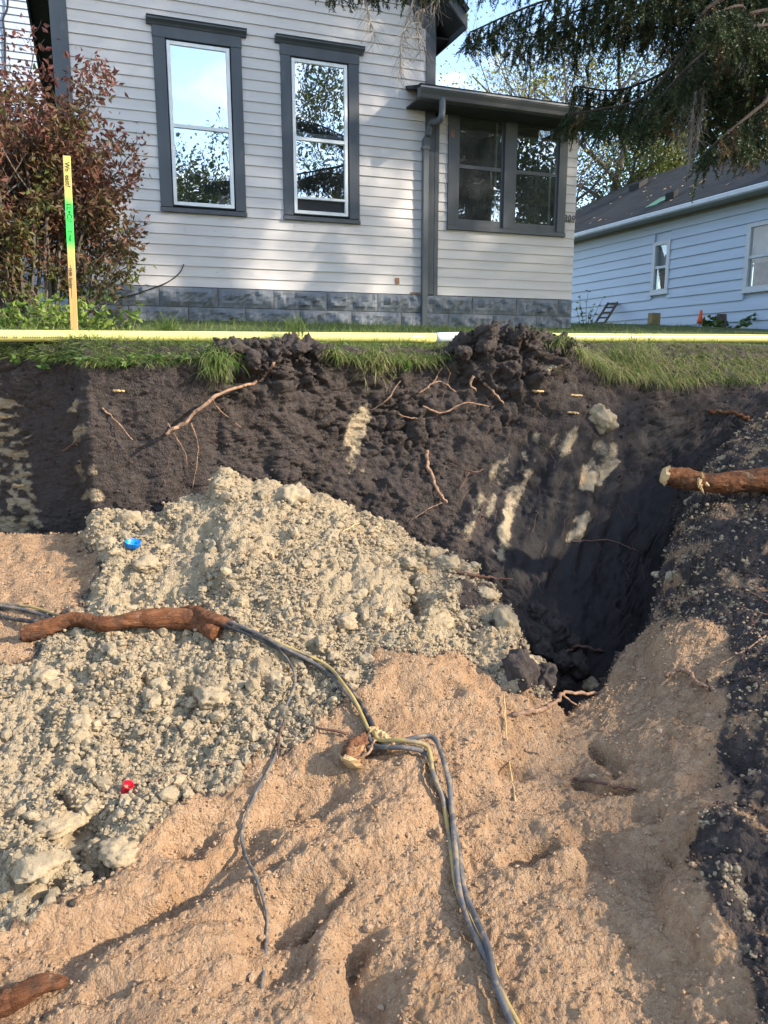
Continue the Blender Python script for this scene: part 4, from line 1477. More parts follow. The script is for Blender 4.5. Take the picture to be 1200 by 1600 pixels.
xe_n = XN - 0.38
ze = gz_n + 0.03
ycorner = yr_n + 3.2
m = MB()
m.add([(xe_n, YF - 0.4, ze), (xe_n, ycorner, ze), (XRG, yr_n, zr_n), (XRG, YF - 0.4, zr_n), (xe_n, YF - 0.4, ze + 0.04), (xe_n, ycorner, ze + 0.04), (XRG, yr_n, zr_n + 0.04), (XRG, YF - 0.4, zr_n + 0.04)],
      [(0, 3, 2, 1), (4, 5, 6, 7), (0, 1, 5, 4), (1, 2, 6, 5), (2, 3, 7, 6), (3, 0, 4, 7)])
m.add([(xe_n, ycorner, ze + 0.02), (XN + 6.6, ycorner, ze + 0.02), (XRG, yr_n, zr_n + 0.02)], [(0, 1, 2)])
m.add([(XRG, YF - 0.4, zr_n + 0.03), (XRG, yr_n, zr_n + 0.03), (XN + 6.6, ycorner, ze + 0.03), (XN + 6.6, YF - 0.4, ze + 0.03)], [(0, 1, 2, 3)])
nroof = npart(m, 'roof', 'roof_shingle')
npart(MB().prism([(YF - 0.4, gz_n - 0.0), (YF - 0.4, gz_n + 0.0)], 'x', 0, 0) if False else MB().box(xe_n - 0.11, xe_n - 0.012, YF - 0.4, ycorner, gz_n - 0.075, gz_n + 0.03), 'gutter', 'neighbour_trim', nroof, bevel=0.02)
npart(MB().box(xe_n - 0.01, XN - 0.0, YF - 0.4, ycorner, gz_n - 0.07, gz_n - 0.05), 'soffit', 'fascia_beige', nroof)


def on_nroof(px, py):
    d = ray(px, py)
    s_ = (zr_n - ze) / (XRG - xe_n)
    k = (ze + 0.05 - s_ * xe_n) / (d[2] - s_ * d[0])
    return d * k


for px_, py_, sx_, sy_, nm, mt in ((993, 294, .35, .16, 'roof_vent', 'vent_black'), (1046, 310, .22, .08, 'roof_vent', 'vent_black'), (1024, 316, .32, .22, 'patch', 'green_patch')):
    p = on_nroof(px_, py_)
    hgt = 0.14 if mt == 'vent_black' else 0.01
    s_ = (zr_n - ze) / (XRG - xe_n)
    npart(MB().hexa([(p[0] - sy_, p[1] - sx_, p[2] - s_ * sy_), (p[0] + sy_, p[1] - sx_ * .8, p[2] + s_ * sy_), (p[0] + sy_, p[1] + sx_ * .4, p[2] + s_ * sy_), (p[0] - sy_, p[1] + sx_ * .2, p[2] - s_ * sy_),
                     (p[0] - sy_, p[1] - sx_, p[2] - s_ * sy_ + hgt), (p[0] + sy_, p[1] - sx_ * .8, p[2] + s_ * sy_ + hgt), (p[0] + sy_, p[1] + sx_ * .4, p[2] + s_ * sy_ + hgt), (p[0] - sy_, p[1] + sx_ * .2, p[2] - s_ * sy_ + hgt)]), nm, mt, nroof)
# fallen leaves on that roof
lv = MB()
for k in range(60):
    p = on_nroof(random.uniform(920, 1160), random.uniform(275, 350))
    if p[0] < xe_n + 0.05 or p[0] > XRG:
        continue
    s_ = random.uniform(0.02, 0.06)
    a = random.uniform(0, 6.28)
    lv.add([(p[0] + s_ * math.cos(a + q), p[1] + s_ * math.sin(a + q), p[2] + 0.01 + 0.5 * s_ * math.cos(a + q) + 0.02 * (q == 0)) for q in (0, 1.57, 3.14, 4.71)], [(0, 1, 2, 3)])
lo_ = npart(lv, 'fallen_leaves', 'root_tan', nroof)
lo_['kind'] = 'stuff'

# house beyond on the other side, behind the grey house
YL = 17.8
lb = empty('house', (-3, YL, 0.9), 'blue grey sided house partly hidden behind the red shrub', 'house')
lwall = part(MB().box(-8, -0.2, YL + 0.02, YL + 0.2, 0.6, 8.0).box(-8, -7.8, YL + 0.2, YL + 6, 0.6, 8).box(-0.4, -0.2, YL + 0.2, YL + 6, 0.6, 8), 'wall', 'left_siding', lb)
z = 0.9
while z < 8:
    part(MB().prism([(YL - 0.03, z), (YL + 0.018, z), (YL + 0.018, z + 0.13), (YL - 0.004, z + 0.14)], 'x', -8, -0.2), 'siding_board', 'left_siding', lwall)
    z += 0.13
part(MB().prism([(-8.4, 7.9), (0.2, 7.9), (-4.1, 11.0)], 'y', YL - 0.3, YL + 6.3), 'roof', 'roof_shingle', lb)
part(MB().tube(catmull([(onY(10, -40, YL - 0.08)), onY(12, 10, YL - 0.08), onY(5, 30, YL - 0.06), onY(8, 60, YL - 0.06), onY(8, 120, YL - 0.06)], 5), 0.02, 5), 'service_cable', 'stick_dark', lb, True)

# ------------------------------------------------------------------ foliage helpers
def rand_unit(n):
    v = rng.normal(size=(n, 3))
    return v / np.linalg.norm(v, axis=1, keepdims=True)


def leaf_geo(C, D, size, width=0.45, fold=0.25, tone=None):
    """folded leaf blades: base at C, pointing along D"""
    n = len(C)
    D = D / (np.linalg.norm(D, axis=1, keepdims=True) + 1e-9)
    A = np.cross(D, rand_unit(n))
    A /= np.linalg.norm(A, axis=1, keepdims=True) + 1e-9
    B = np.cross(D, A)
    s = size[:, None]
    mid = C + D * s * 0.45
    V_ = np.stack([C, mid + A * s * width * 0.5 + B * s * fold * 0.4, C + D * s, mid - A * s * width * 0.5 + B * s * fold * 0.4], 1).reshape(-1, 3)
    b = np.arange(n)[:, None] * 4
    Fc = np.concatenate([b + np.array([[0, 1, 2]]), b + np.array([[0, 2, 3]])], 0)
    return V_, Fc, np.repeat(tone if tone is not None else rng.random(n), 4)


def needles_geo(pts, dirs, per, length, width, tone_base=0.45, spread=0.9):
    n = len(pts)
    P = np.repeat(pts, per, 0) + rng.normal(size=(n * per, 3)) * 0.002
    Dd = np.repeat(dirs, per, 0)
    R_ = rand_unit(n * per)
    q = Dd * 0.55 + (R_ - Dd * (R_ * Dd).sum(1, keepdims=True)) * spread
    q /= np.linalg.norm(q, axis=1, keepdims=True) + 1e-9
    L = length * rng.uniform(0.7, 1.2, n * per)[:, None]
    A = np.cross(q, rand_unit(n * per))
    A /= np.linalg.norm(A, axis=1, keepdims=True) + 1e-9
    V_ = np.stack([P - A * width * 0.5, P + A * width * 0.5, P + q * L], 1).reshape(-1, 3)
    Fc = np.arange(n * per * 3).reshape(-1, 3)
    tone = np.clip(np.repeat(tone_base if hasattr(tone_base, '__len__') else np.full(n, tone_base), per) + rng.normal(size=n * per) * 0.13, 0, 1)
    return V_, Fc, np.repeat(tone, 3)


def join_geo(parts):
    V_, F_, T_ = [], [], []
    b = 0
    for v, f, t_ in parts:
        V_.append(v)
        F_.append(f + b)
        T_.append(t_)
        b += len(v)
    return np.concatenate(V_), np.concatenate(F_), np.concatenate(T_)


def poly_samples(pl, step):
    pl = np.asarray(pl)
    seg = np.diff(pl, axis=0)
    L = np.linalg.norm(seg, axis=1)
    tot = L.sum()
    n = max(2, int(tot / step))
    s_ = np.linspace(0, tot, n)
    cum = np.concatenate([[0], np.cumsum(L)])
    i = np.clip(np.searchsorted(cum, s_, 'right') - 1, 0, len(L) - 1)
    u = (s_ - cum[i]) / (L[i] + 1e-9)
    return pl[i] + seg[i] * u[:, None], seg[i] / (L[i][:, None] + 1e-9)


# ------------------------------------------------------------------ spruce beside the pit
TRX, TRY = 6.5, 4.7
spruce = empty('spruce_tree', (TRX, TRY, 0.0), 'large spruce with drooping needle branches hanging over the porch', 'tree')
tk = MB()
tp = [Vector((TRX + 0.05 * math.sin(z_ * 1.3), TRY + 0.04 * math.cos(z_ * 1.7), z_)) for z_ in np.linspace(-0.25, 11.5, 26)]
tk.tube(tp, [0.30 * (1 - 0.85 * i / 25) + (0.12 if i == 0 else 0) for i in range(26)], 14, True, 0.12)
part(tk, 'trunk', 'bark_spruce', spruce, True)


def spruce_limb(path, twig=0.42, step=0.052, nl=0.024, nw=0.0076, nstep=0.0075, per=3, r0=0.019, brown=0.12, bare_from=0.18, drop=1.0, name='branch', parent=spruce, needles=True, origin=None):
    pl = np.array(catmull(path, 6))
    wood = MB()
    n = len(pl)
    rr = np.linspace(r0, 0.006, n)
    wood.tube(pl, rr, 7, True, 0.15)
    P, D = poly_samples(pl, step)
    geo = []
    for i in range(len(P)):
        u = i / len(P)
        if u < bare_from:
            continue
        side = np.cross(D[i], [0, 0, 1])
        side /= np.linalg.norm(side) + 1e-9
        for sgn in (-1, 1):
            L = twig * (0.45 + 0.75 * math.sin(math.pi * min(1, u * 0.9 + 0.12))) * random.uniform(0.5, 1.25)
            d0 = side * sgn * random.uniform(0.2, 0.8) + D[i] * random.uniform(0.1, 0.6) + np.array([0, 0, -random.uniform(0.25, 1.0) * drop])
            d0 /= np.linalg.norm(d0)
            tw = [P[i]]
            for k in range(5):
                d0 = d0 + np.array([0, 0, -0.30 * drop]) + rng.normal(size=3) * 0.10
                d0 /= np.linalg.norm(d0)
                tw.append(tw[-1] + d0 * L / 5)
            wood.tube(tw, np.linspace(0.0045, 0.0016, 6), 3, False)
            tn = 1.0 if random.random() < brown else random.uniform(0.12, 0.72)
            if needles:
                q, dq = poly_samples(tw, nstep)
                geo.append(needles_geo(q, dq, per, nl, nw, tn))
            for k in range(random.randint(4, 7)):
                j = random.randint(1, 5)
                s0 = tw[j]
                d1 = rand_unit(1)[0] * 0.8 + d0 * 0.5 + np.array([0, 0, -0.35])
                d1 /= np.linalg.norm(d1)
                l1 = random.uniform(0.05, 0.16)
                st = [s0, s0 + d1 * l1 * 0.5, s0 + d1 * l1 + np.array([0, 0, -0.015])]
                if needles:
                    q, dq = poly_samples(st, nstep)
                    geo.append(needles_geo(q, dq, per, nl, nw, tn))
                else:
                    wood.tube(st, [0.0016, 0.0012, 0.0008], 3, False)
    b = part(wood, name, 'bark_spruce' if needles else 'dead_twig', parent, False)
    if geo:
        V_, Fc, tt = join_geo(geo)
        o = link('needles', np_mesh('needles', V_, Fc, False, {'tone': tt}), 'spruce_needle', b)
        o.location = (0, 0, 0)
    return b


def trunk_at(z_):
    return np.array([TRX, TRY, z_])


A_ = at
spruce_limb([trunk_at(3.6), A_(1120, -60, 6.4), A_(960, -25, 6.5), A_(840, 5, 6.6), A_(735, 50, 6.7)], twig=0.34, brown=0.04)
spruce_limb([trunk_at(3.4), A_(1130, -30, 6.9), A_(1000, 10, 7.1), A_(900, 45, 7.2), A_(800, 62, 7.3)], twig=0.36, brown=0.05)
spruce_limb([trunk_at(3.1), A_(1150, -10, 6.3), A_(1075, 70, 6.3), A_(1010, 150, 6.4), A_(930, 172, 6.7), A_(885, 178, 7.0)], twig=0.34, brown=0.12, r0=0.024)
spruce_limb([trunk_at(3.0), A_(1160, 20, 6.8), A_(1060, 100, 7.0), A_(970, 140, 7.2), A_(900, 135, 7.3)], twig=0.30, brown=0.08)
spruce_limb([trunk_at(2.9), A_(1180, 20, 6.0), A_(1110, 75, 5.9), A_(1060, 120, 5.9), A_(1000, 190, 6.0)], twig=0.36, brown=0.2, r0=0.02)
spruce_limb([trunk_at(2.5), A_(1240, 130, 5.8), A_(1190, 165, 5.6), A_(1140, 205, 5.5), A_(1105, 235, 5.5)], twig=0.30, brown=0.2, r0=0.02)
spruce_limb([trunk_at(2.4), A_(1260, 150, 6.4), A_(1210, 150, 6.4), A_(1150, 160, 6.5), A_(1090, 195, 6.6)], twig=0.38, brown=0.15, r0=0.02)
spruce_limb([trunk_at(3.3), A_(1220, -20, 7.3), A_(1130, 30, 7.5), A_(1040, 60, 7.6)], twig=0.34, brown=0.05)
spruce_limb([trunk_at(3.9), A_(1000, -140, 5.9), A_(820, -95, 5.8), A_(660, -55, 5.8), A_(520, -28, 5.8)], twig=0.16, brown=0.1, bare_from=0.35)
spruce_limb([trunk_at(3.7), A_(1040, -110, 6.6), A_(900, -60, 6.9), A_(760, -45, 7.1), A_(640, -35, 7.2)], twig=0.22, brown=0.1)
spruce_limb([trunk_at(3.0), A_(1200, 40, 5.6), A_(1160, 10, 5.4), A_(1120, 20, 5.2)], twig=0.25, brown=0.0)
for pth, tw_, br_ in (([trunk_at(3.5), A_(1250, -60, 7.6), A_(1160, -10, 7.9), A_(1080, 20, 8.0), A_(1000, 30, 8.1)], .40, .05), ([trunk_at(3.0), A_(1270, 40, 7.4), A_(1190, 80, 7.6), A_(1110, 110, 7.8), A_(1040, 150, 7.9)], .42, .1),
                       ([trunk_at(2.7), A_(1280, 110, 7.0), A_(1200, 120, 7.1), A_(1130, 130, 7.2), A_(1070, 170, 7.2)], .38, .15), ([trunk_at(3.2), A_(1230, 10, 6.6), A_(1150, 60, 6.5), A_(1090, 110, 6.6), A_(1040, 180, 6.7)], .36, .2),
                       ([trunk_at(3.5), A_(1100, -40, 6.9), A_(1000, -10, 6.8), A_(920, 10, 6.8), A_(850, 40, 6.8)], .34, .05), ([trunk_at(2.9), A_(1180, 40, 7.2), A_(1080, 120, 7.4), A_(1000, 165, 7.4), A_(930, 180, 7.5)], .30, .15),
                       ([trunk_at(2.6), A_(1260, 120, 6.0), A_(1200, 180, 5.9), A_(1160, 215, 5.8)], .34, .25)):
    spruce_limb(pth, twig=tw_, brown=br_)
# bare hanging twigs
for pth in ([(565, -30, 5.8), (572, 0, 5.8), (578, 30, 5.8), (583, 45, 5.8)], [(655, -40, 5.8), (640, 20, 5.8), (628, 60, 5.8), (626, 105, 5.8)], [(665, -40, 5.85), (655, 10, 5.85), (652, 45, 5.85), (662, 68, 5.85)],
            [(690, -40, 6.0), (675, 5, 6.0), (650, 20, 6.0)], [(1090, 120, 6.1), (1085, 160, 6.1), (1080, 200, 6.1), (1078, 235, 6.1)], [(1100, 110, 6.1), (1100, 150, 6.1), (1092, 190, 6.1), (1090, 225, 6.1)], [(1075, 130, 6.2), (1065, 165, 6.2), (1060, 210, 6.2)], [(1195, 30, 5.7), (1180, 60, 5.7), (1165, 85, 5.7)]):
    spruce_limb([A_(*p) for p in pth], twig=0.10, step=0.05, r0=0.004, bare_from=0.1, needles=False, name='dead_twig')
# crown above the picture: fewer, coarser branches sharing meshes
proto = []
for k in range(4):
    L = 3.0 - 0.25 * k
    pth = [np.array([0, 0, 0]), np.array([L * 0.35, 0.05, 0.05]), np.array([L * 0.7, -0.05, -0.18]), np.array([L, 0.0, -0.30])]
    pl = np.array(catmull(pth, 5))
    wood = MB().tube(pl, np.linspace(0.05, 0.008, len(pl)), 6)
    P, D = poly_samples(pl, 0.11)
    geo = []
    for i in range(3, len(P)):
        for sgn in (-1, 1):
            d0 = np.array([random.uniform(.2, .7), sgn * random.uniform(.3, 1.0), -random.uniform(.3, 1.0)])
            d0 /= np.linalg.norm(d0)
            Lt = random.uniform(0.35, 0.75)
            tw = [P[i], P[i] + d0 * Lt * 0.5, P[i] + d0 * Lt + np.array([0, 0, -0.12])]
            wood.tube(tw, [0.006, 0.004, 0.002], 3, False)
            q, dq = poly_samples(tw, 0.02)
            geo.append(needles_geo(q, dq, 6, 0.055, 0.014, random.uniform(0.15, 0.7)))
    V_, Fc, tt = join_geo(geo)
    nm2 = np_mesh('needles', V_, Fc, False, {'tone': tt})
    nm2.materials.append(MATS['spruce_needle'])
    wm = wood.mesh('branch')
    wm.materials.append(MATS['bark_spruce'])
    proto.append((wm, nm2))
for k in range(95):
    z_ = 5.5 + 5.8 * (k / 95) ** 1.05
    ang = k * 2.399
    sc_ = max(0.22, 1.15 - (z_ - 4.0) / 9.0)
    # low branches towards the camera side stay out of the view
    wm, nm2 = proto[k % 4]
    dirx, diry = math.cos(ang), math.sin(ang)
    if z_ < 4.2 and (-dirx * 0.9 - diry * 0.25) > 0.15:
        continue
    o = bpy.data.objects.new('branch', wm)
    COL.objects.link(o)
    o.parent = spruce
    o.location = (0, 0, z_)
    o.rotation_euler = (0, random.uniform(-0.05, 0.2), ang)
    o.scale = (sc_, sc_, sc_)
    o2 = bpy.data.objects.new('needles', nm2)
    COL.objects.link(o2)
    o2.parent = o


# ------------------------------------------------------------------ background trees
def tree(name, label, loc, height, spread, leaf_mat_, nleaf, leaf_size, levels=4, bark='bark_grey', group=None, trunk_r=0.16, up=0.55, first=0.25, lean=0.0, seed=0, leaf_spread=0.3, clip=None, cat='tree'):
    rnd = random.Random(seed)
    root = empty(name, loc, label, cat, group)
    wood = MB()
    tips = []

    def grow(p, d, L, r, lev):
        n = 5
        pts = [p]
        dd = Vector(d)
        for i in range(n):
            dd = (dd + Vector((rnd.gauss(0, .13), rnd.gauss(0, .13), rnd.gauss(0, .10) + 0.05 * up))).normalized()
            pts.append(pts[-1] + dd * L / n)
        wood.tube(pts, [r * (1 - 0.55 * i / n) for i in range(n + 1)], 7 if lev == 0 else (5 if lev < 2 else 3), lev == 0)
        if lev >= 2:
            tips.extend([(pts[i], (pts[i] - pts[i - 1]).normalized()) for i in range(2, n + 1)])
        if lev < levels:
            nb_ = 7 if lev == 0 else rnd.randint(3, 5)
            for k in range(nb_):
                u = (first + (1 - first) * (k + rnd.random()) / nb_) if lev == 0 else rnd.uniform(0.25, 1.0)
                i = min(n - 1, int(u * n))
                q = pts[i].lerp(pts[i + 1], u * n - i)
                a = rnd.uniform(0, 6.283)
                side = Vector((math.cos(a), math.sin(a), 0))
                nd = (dd * up + side * spread + Vector((0, 0, rnd.uniform(-0.05, 0.3)))).normalized()
                grow(q, nd, L * rnd.uniform(0.45, 0.68), r * 0.48 * (1 - 0.3 * u), lev + 1)

    grow(Vector((0, 0, -0.2)), Vector((lean, 0, 1)), height * 0.62, trunk_r, 0)
    wood.build('trunk', bark, root)
    if nleaf:
        ti = rng.integers(0, len(tips), nleaf)
        C = np.array([tuple(t_[0]) for t_ in tips])[ti] + rng.normal(size=(nleaf, 3)) * leaf_spread
        D = np.array([tuple(t_[1]) for t_ in tips])[ti] + rng.normal(size=(nleaf, 3)) * 0.8
        if clip:
            kp = (np.hypot(C[:, 0], C[:, 1]) < clip[0]) & (C[:, 2] < clip[1])
            C, D = C[kp], D[kp]
            nleaf = len(C)
        cl = fbm(C, 0.9, 2) * 0.4 + 0.5 + rng.normal(size=nleaf) * 0.15
        V_, Fc, tt = leaf_geo(C, D, leaf_size * rng.uniform(0.6, 1.3, nleaf), 0.6, 0.25, np.clip(cl, 0, 1))
        c_ = link('crown', np_mesh('crown', V_, Fc, False, {'tone': tt}), leaf_mat_, root)
    return root


def gp(px, R):
    p = at(px, 560, R)
    return (p[0], p[1], float(lawn_z(p[0], p[1])) - 0.05)


tree('tree', 'bare twiggy tree with sparse yellow leaves behind the porch roof', gp(775, 19), 8.6, 0.75, 'yellow_leaf', 2600, 0.075, 4, up=0.75, trunk_r=0.13, seed=3, leaf_spread=0.22)
tree('tree', 'thin leafless tree showing through behind the porch gutter', gp(880, 22), 8.8, 0.7, 'yellow_leaf', 160, 0.09, 4, up=0.8, trunk_r=0.13, seed=9)
tree('tree', 'olive yellow tree rising between the porch and the blue house', gp(940, 25), 9.5, 0.8, 'olive_leaf', 24000, 0.10, 4, seed=14, trunk_r=0.2, leaf_spread=0.35)
tree('tree', 'dark green leafy tree behind the blue house roof', gp(1150, 27), 11.0, 0.85, 'green_leaf', 24000, 0.13, 4, seed=21, trunk_r=0.22, leaf_spread=0.4)
tree('tree', 'tall green tree standing far behind the blue house', gp(1235, 30), 13.0, 0.85, 'olive_leaf', 20000, 0.14, 4, seed=33, trunk_r=0.22, leaf_spread=0.45)


def conifer(name, label, loc, height, rad_, mat_, n_br=90, seed=1, nl=0.10, nw=0.03):
    rnd = random.Random(seed)
    root = empty(name, loc, label, 'tree')
    wood = MB().tube([(0, 0, -0.2), (0, 0, height * 0.5), (0, 0, height)], [0.18, 0.10, 0.02], 7)
    geo = []
    for k in range(n_br):
        z_ = height * (0.12 + 0.86 * k / n_br)
        L = rad_ * (1 - z_ / height) ** 0.8 * rnd.uniform(0.75, 1.1) + 0.15
        a = k * 2.399 + rnd.uniform(-.3, .3)
        e = np.array([math.cos(a), math.sin(a), 0])
        pl = [np.array([0, 0, z_]), np.array([0, 0, z_]) + e * L * 0.5 + np.array([0, 0, -0.04 * L]), np.array([0, 0, z_]) + e * L + np.array([0, 0, 0.02 * L])]
        wood.tube(pl, [0.03, 0.018, 0.006], 4, False)
        P, D = poly_samples(pl, 0.12)
        for i in range(1, len(P)):
            for sgn in (-1, 1):
                s_ = np.cross(D[i], [0, 0, 1]) * sgn
                d0 = s_ * 0.8 + D[i] * 0.6 + np.array([0, 0, rnd.uniform(-.4, .1)])
                d0 /= np.linalg.norm(d0)
                Lt = 0.28 * L * rnd.uniform(.5, 1.1) * (1.15 - i / len(P)) + 0.08
                q, dq = poly_samples([P[i], P[i] + d0 * Lt * .6, P[i] + d0 * Lt + np.array([0, 0, -.05])], 0.05)
                geo.append(needles_geo(q, dq, 5, nl, nw, 0.25 + 0.65 * i / len(P)))
    V_, Fc, tt = join_geo(geo)
    wood.build('trunk', 'bark_spruce', root)
    link('crown', np_mesh('crown', V_, Fc, False, {'tone': tt}), mat_, root)
    return root


conifer('blue_spruce', 'blue green spruce peeking over the dark shingle roof', gp(1035, 26), 8.6, 2.3, 'blue_needle', 80, 5)
tree('added_shade_tree', 'broad leafy tree added out of view to shade the porch', (13.0, 2.2, 0.05), 11.0, 0.95, 'street_leaf', 22000, 0.22, 4, seed=71, trunk_r=0.22, first=0.45, leaf_spread=0.5)  # unseen tree, added so its crown keeps direct sun off the porch
for x_, y_, h_, sd, lb2 in ((6.3, 1.75, 2.6, 81, 'leafy shrub added out of view to shade the wet bank'), (6.6, 0.15, 2.7, 83, 'leafy shrub added out of view to shade the deep hole'), (6.6, -1.35, 2.5, 87, 'leafy shrub added out of view to shade the near sand'), (6.9, -2.6, 2.5, 89, 'leafy shrub added out of view to shade the sand, end of the row')):  # unseen shrubs, added to throw dappled shade over the right of the pit
    tree('added_shade_shrub', lb2, (x_, y_, -0.05), h_, 0.7, 'street_leaf', 3000, 0.09, 3, seed=sd, trunk_r=0.035, first=0.12, leaf_spread=0.13, clip=(0.95, 2.75), cat='shrub')
# trees across the street behind the viewer: the windows mirror them
tree('street_tree', 'leafy street tree mirrored in the window showing open sky', (5.2, -24, -0.4), 12.0, 0.85, 'street_leaf', 14000, 0.20, 4, seed=41, leaf_spread=0.4)
tree('street_tree', 'leafy street tree mirrored low in the window with raised sash', (13.0, -26, -0.4), 15.5, 0.85, 'street_leaf', 12000, 0.20, 4, seed=43, leaf_spread=0.4)
tree('street_tree', 'dense street tree mirrored in the porch window', (20.5, -19, -0.4), 16.0, 0.9, 'street_leaf', 26000, 0.24, 4, seed=47, leaf_spread=0.45)
tree('street_tree', 'small street tree mirrored beside the casing of the sky window', (2.6, -29, -0.4), 12.5, 0.85, 'street_leaf', 12000, 0.20, 4, seed=51, leaf_spread=0.4)

# ------------------------------------------------------------------ red shrub by the house corner
def shrub():
    c = gp(58, 6.3)
    root = empty('shrub', c, 'tall shrub with reddish brown leaves at the house corner', 'shrub')
    rnd = random.Random(5)
    wood = MB()
    tips = []

    def grow(p, d, L, r, lev):
        pts = [p]
        dd = Vector(d).normalized()
        for i in range(5):
            dd = (dd + Vector((rnd.gauss(0, .12), rnd.gauss(0, .12), 0.05 + rnd.gauss(0, .06)))).normalized()
            pts.append(pts[-1] + dd * L / 5)
        wood.tube(pts, [r * (1 - 0.6 * i / 5) for i in range(6)], 5 if lev == 0 else 3, False)
        if lev >= 1:
            tips.extend([(pts[i], (pts[i] - pts[i - 1]).normalized()) for i in range(1, 6)])
        if lev < 3:
            for k in range(5 if lev == 0 else 4):
                u = rnd.uniform(0.22, 1.0)
                i = min(4, int(u * 5))
                q = pts[i].lerp(pts[i + 1], u * 5 - i)
                a = rnd.uniform(0, 6.283)
                nd = dd * 0.75 + Vector((math.cos(a), math.sin(a), rnd.uniform(-.25, .35))) * 0.9
                grow(q, nd, L * rnd.uniform(0.32, 0.52), r * 0.45, lev + 1)

    for k in range(20):
        a = k * 2.399
        rr_ = 0.16 * math.sqrt(k / 15)
        o = Vector((rr_ * math.cos(a) * 1.6 - 0.05, rr_ * math.sin(a) * 0.8, -0.05))
        d = Vector((math.cos(a) * 0.36 - 0.02, math.sin(a) * 0.22, 1))
        grow(o, d, rnd.uniform(1.15, 1.75), 0.018, 0)
    for k in range(16):
        a = k * 2.1
        o = Vector((0.28 * math.cos(a) + 0.05, 0.15 * math.sin(a), -0.05))
        grow(o, Vector((math.cos(a) * 0.5, math.sin(a) * 0.35, 1)), rnd.uniform(0.5, 0.95), 0.012, 1)
    wood.build('stems', 'bark_grey', root)
    n = 21000
    ti = rng.integers(0, len(tips), n)
    C = np.array([tuple(t_[0]) for t_ in tips])[ti] + rng.normal(size=(n, 3)) * 0.05
    D = np.array([tuple(t_[1]) for t_ in tips])[ti] * 0.5 + rng.normal(size=(n, 3)) * 0.6 + np.array([0, 0, -0.45])
    keep = (C[:, 2] > 0.12) & (C[:, 2] < 2.12 + 0.2 * np.sin(C[:, 0] * 5) - 0.15 * (C[:, 0] > 0.35)) & (C[:, 0] < 0.95)
    C, D = C[keep], D[keep]
    hh = C[:, 2]
    tone = np.clip(0.10 + 0.30 * hh + 0.22 * fbm(C, 2.0, 3) + rng.normal(size=len(C)) * 0.10, 0, 1)
    V_, Fc, tt = leaf_geo(C, D, rng.uniform(0.035, 0.072, len(C)), 0.48, 0.35, tone)
    f = link('foliage', np_mesh('foliage', V_, Fc, False, {'tone': tt}), 'shrub_leaf', root)
    return root


shrub()


def leafy_plant(loc, label, n, hgt, spread, size, mat_, cat='plant', name='leafy_plant', group=None, seed=0, stemmat='bark_grey', tone=(0.3, 0.9), up=0.6, lf=0.55):
    rnd = random.Random(seed)
    root = empty(name, loc, label, cat, group)
    wood = MB()
    C, D = [], []
    for k in range(n):
        a = rnd.uniform(0, 6.283)
        l = hgt * rnd.uniform(0.5, 1.1)
        p = [Vector((0.02 * math.cos(a), 0.02 * math.sin(a), -0.03))]
        d = Vector((math.cos(a) * spread, math.sin(a) * spread, up))
        for i in range(4):
            d = (d + Vector((rnd.gauss(0, .1), rnd.gauss(0, .1), -0.05))).normalized()
            p.append(p[-1] + d * l / 4)
            for q in range(3):
                C.append(tuple(p[-1]))
                D.append((d.x + rnd.gauss(0, .7), d.y + rnd.gauss(0, .7), d.z * 0.4 + rnd.gauss(0, .35)))
        wood.tube(p, [0.005, 0.004, 0.003, 0.003, 0.002], 4, False)
    wood.build('stems', stemmat, root)
    C, D = np.array(C), np.array(D)
    V_, Fc, tt = leaf_geo(C, D, size * rng.uniform(0.6, 1.2, len(C)), lf, 0.3, rng.uniform(*tone, len(C)))
    link('leaves', np_mesh('leaves', V_, Fc, False, {'tone': tt}), mat_, root)
    return root


for k, (px_, R_) in enumerate(((40, 5.6), (85, 5.5), (128, 5.7), (150, 6.0), (60, 5.9), (105, 5.9), (10, 5.6), (170, 6.3))):
    leafy_plant(gp(px_, R_), 'bright green leafy plant at the foot of the red shrub', 12, 0.36, 0.5, 0.062, 'green_leaf', group='green plants under the shrub', seed=60 + k, name='ground_plant', tone=(0.35, 1.0))
leafy_plant(gp(914, 11.5), 'spindly weed beside the porch corner', 9, 0.55, 0.35, 0.05, 'weed_leaf', seed=80, tone=(0.2, 0.7), up=0.9)
leafy_plant(gp(1135, 14.6), 'leafy sapling growing against the blue siding', 7, 0.62, 0.75, 0.14, 'green_leaf', seed=84, tone=(0.0, 0.3), up=0.55)
leafy_plant(gp(1108, 15.2), 'low leafy sprout beside the weathered stump', 5, 0.5, 0.7, 0.12, 'green_leaf', seed=85, tone=(0.0, 0.3), up=0.6)

# ------------------------------------------------------------------ yellow gas pipe on the lawn
def pipe_pt(px, z_off=0.0):
    R_ = 15580 / (3850 - px)
    p = at(px, 560, R_)
    return p


PR = 0.0302
pL, pJ, pM, pR_ = pipe_pt(-900), pipe_pt(679), pipe_pt(716), pipe_pt(1420)


def pz(p, py_c):
    px_, _ = proj(np.array([p]))[0], 0
    R_ = p @ HF
    return zrow(py_c, R_)


def pipe_line(pa, pb, ya, yb, n=16):
    out = []
    for i in range(n + 1):
        u = i / n
        p = pa * (1 - u) + pb * u
        out.append((p[0], p[1], (ya * (1 - u) + yb * u)))
    return out


